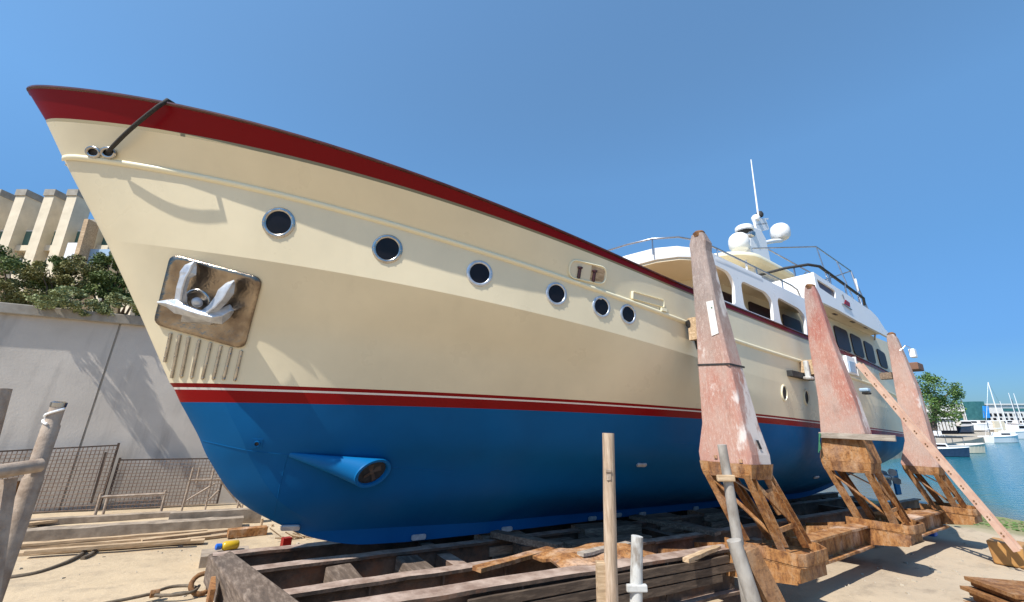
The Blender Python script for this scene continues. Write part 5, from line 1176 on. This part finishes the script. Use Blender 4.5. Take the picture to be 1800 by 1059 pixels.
p = wz_(1692, 797); boat('work_boat', 'cream workboat with a black canopy right of the navy motorboat', 'boat', (p[0], p[1] + .5), 5.2, 2.0, .75, R(-10), [MT['plaster'], MT['whiteline']], None, extras=ex_canopy)
p = wz_(1776, 779); boat('sail_boat', 'white sailing boat with a tall mast against the far quay', 'boat', (p[0], p[1] + 1), 6.0, 2.1, .9, R(8), [MT['white'], MT['white']], (-1, 1.2, 1.2, .6), 9.5)
p = wz_(1812, 772); boat('cabin_cruiser', 'white cabin cruiser cut by the right edge of the picture', 'boat', (p[0], p[1] + 1), 6.5, 2.6, 1.3, R(5), [MT['white'], MT['white']], (-2, 1.6, 2.0, 1.2))
for i, (px, Y, L, lab) in enumerate([(1702, 96, 6, 'white hauled out boat in front of the low shed'), (1722, 100, 7, 'pale blue hauled out cruiser in front of the glass tower'), (1748, 98, 6.5, 'white hauled out boat right of the blue banner'), (1690, 84, 4.5, 'small navy hulled boat ashore beside the pavilion'), (1775, 104, 7, 'white hauled out cruiser behind the sailing boat mast'), (1795, 100, 7, 'brown hulled hauled out boat near the right edge')]):
    c = on_quay(px, Y); boat('hauled_boat', lab, 'boat', (c[0], Y), L, 2.3, 1.1, R((-20, 15, 160, 10, -5, 170)[i]), [[MT['white'], MT['paleblue'], MT['plasterw'], MT['navy'], MT['white'], MT['brown']][i], MT['whiteline'] if i % 2 else MT['white']], (-1.6, 1.4, 1.6, .95), wl=QZ + .3, group='boats hauled out on the far quay')
c = at(1760, 752, 88); g = G(); g.prism([(c[0] - 1.2, 88, QZ), (c[0] + 1.6, 88, QZ), (c[0] + .9, 88, c[2] + 1.2), (c[0] - 1.1, 88, c[2] + 1.3)], (0, .4, 0)); tag(obj('canvas_sheet', g, MT['plaster'], frame='w', base=(c[0], 88, QZ)), 'pale tarpaulin board standing on the far quay', 'tarpaulin')
p = wz_(1750, 776); g = G(); g.lathe(p + np.array((0, 0, .35)), [(.1, -.5), (.42, -.25), (.48, .1), (.3, .42), (.05, .5)], (0, 0, 1), 14); tag(obj('orange_buoy', g, MT['orange'], frame='w', smooth=60, base=p), 'red orange buoy at the corner of the far quay', 'buoy')
for i, (px, Y) in enumerate([(1641, 66), (1649, 67)]):
    c = on_quay(px, Y); t = thing('plastic_chair', ['left white chair on the quay beneath the tree', 'right white chair on the quay beneath the tree'][i], 'chair', c, 'w', 'white chairs on the quay')
    g = G(); g.box(c + np.array((0, 0, .43)), (.5, .5, .06)); obj('seat', g, MT['white'], t)
    g = G(); g.box(c + np.array((0, .24, .75)), (.5, .05, .6)); obj('backrest', g, MT['white'], t)
    for sx_ in (-.2, .2):
        for sy_ in (-.2, .2): g = G(); g.box(c + np.array((sx_, sy_, .2)), (.05, .05, .4)); obj('leg', g, MT['white'], t)
p = at(1774, 740, 74); 
for i, (px, Y, h, lab) in enumerate([(1734, 80, 4.2, 'thin dark mooring pole left on the far quay'), (1790, 84, 6.5, 'thin pale mast of a boat near the right edge')]):
    c = on_quay(px, Y); g = G(); g.tube([c, c + np.array((0, 0, h))], .06, 6); tag(obj('thin_pole', g, MT['railtube'], frame='w', base=c), lab, 'pole')
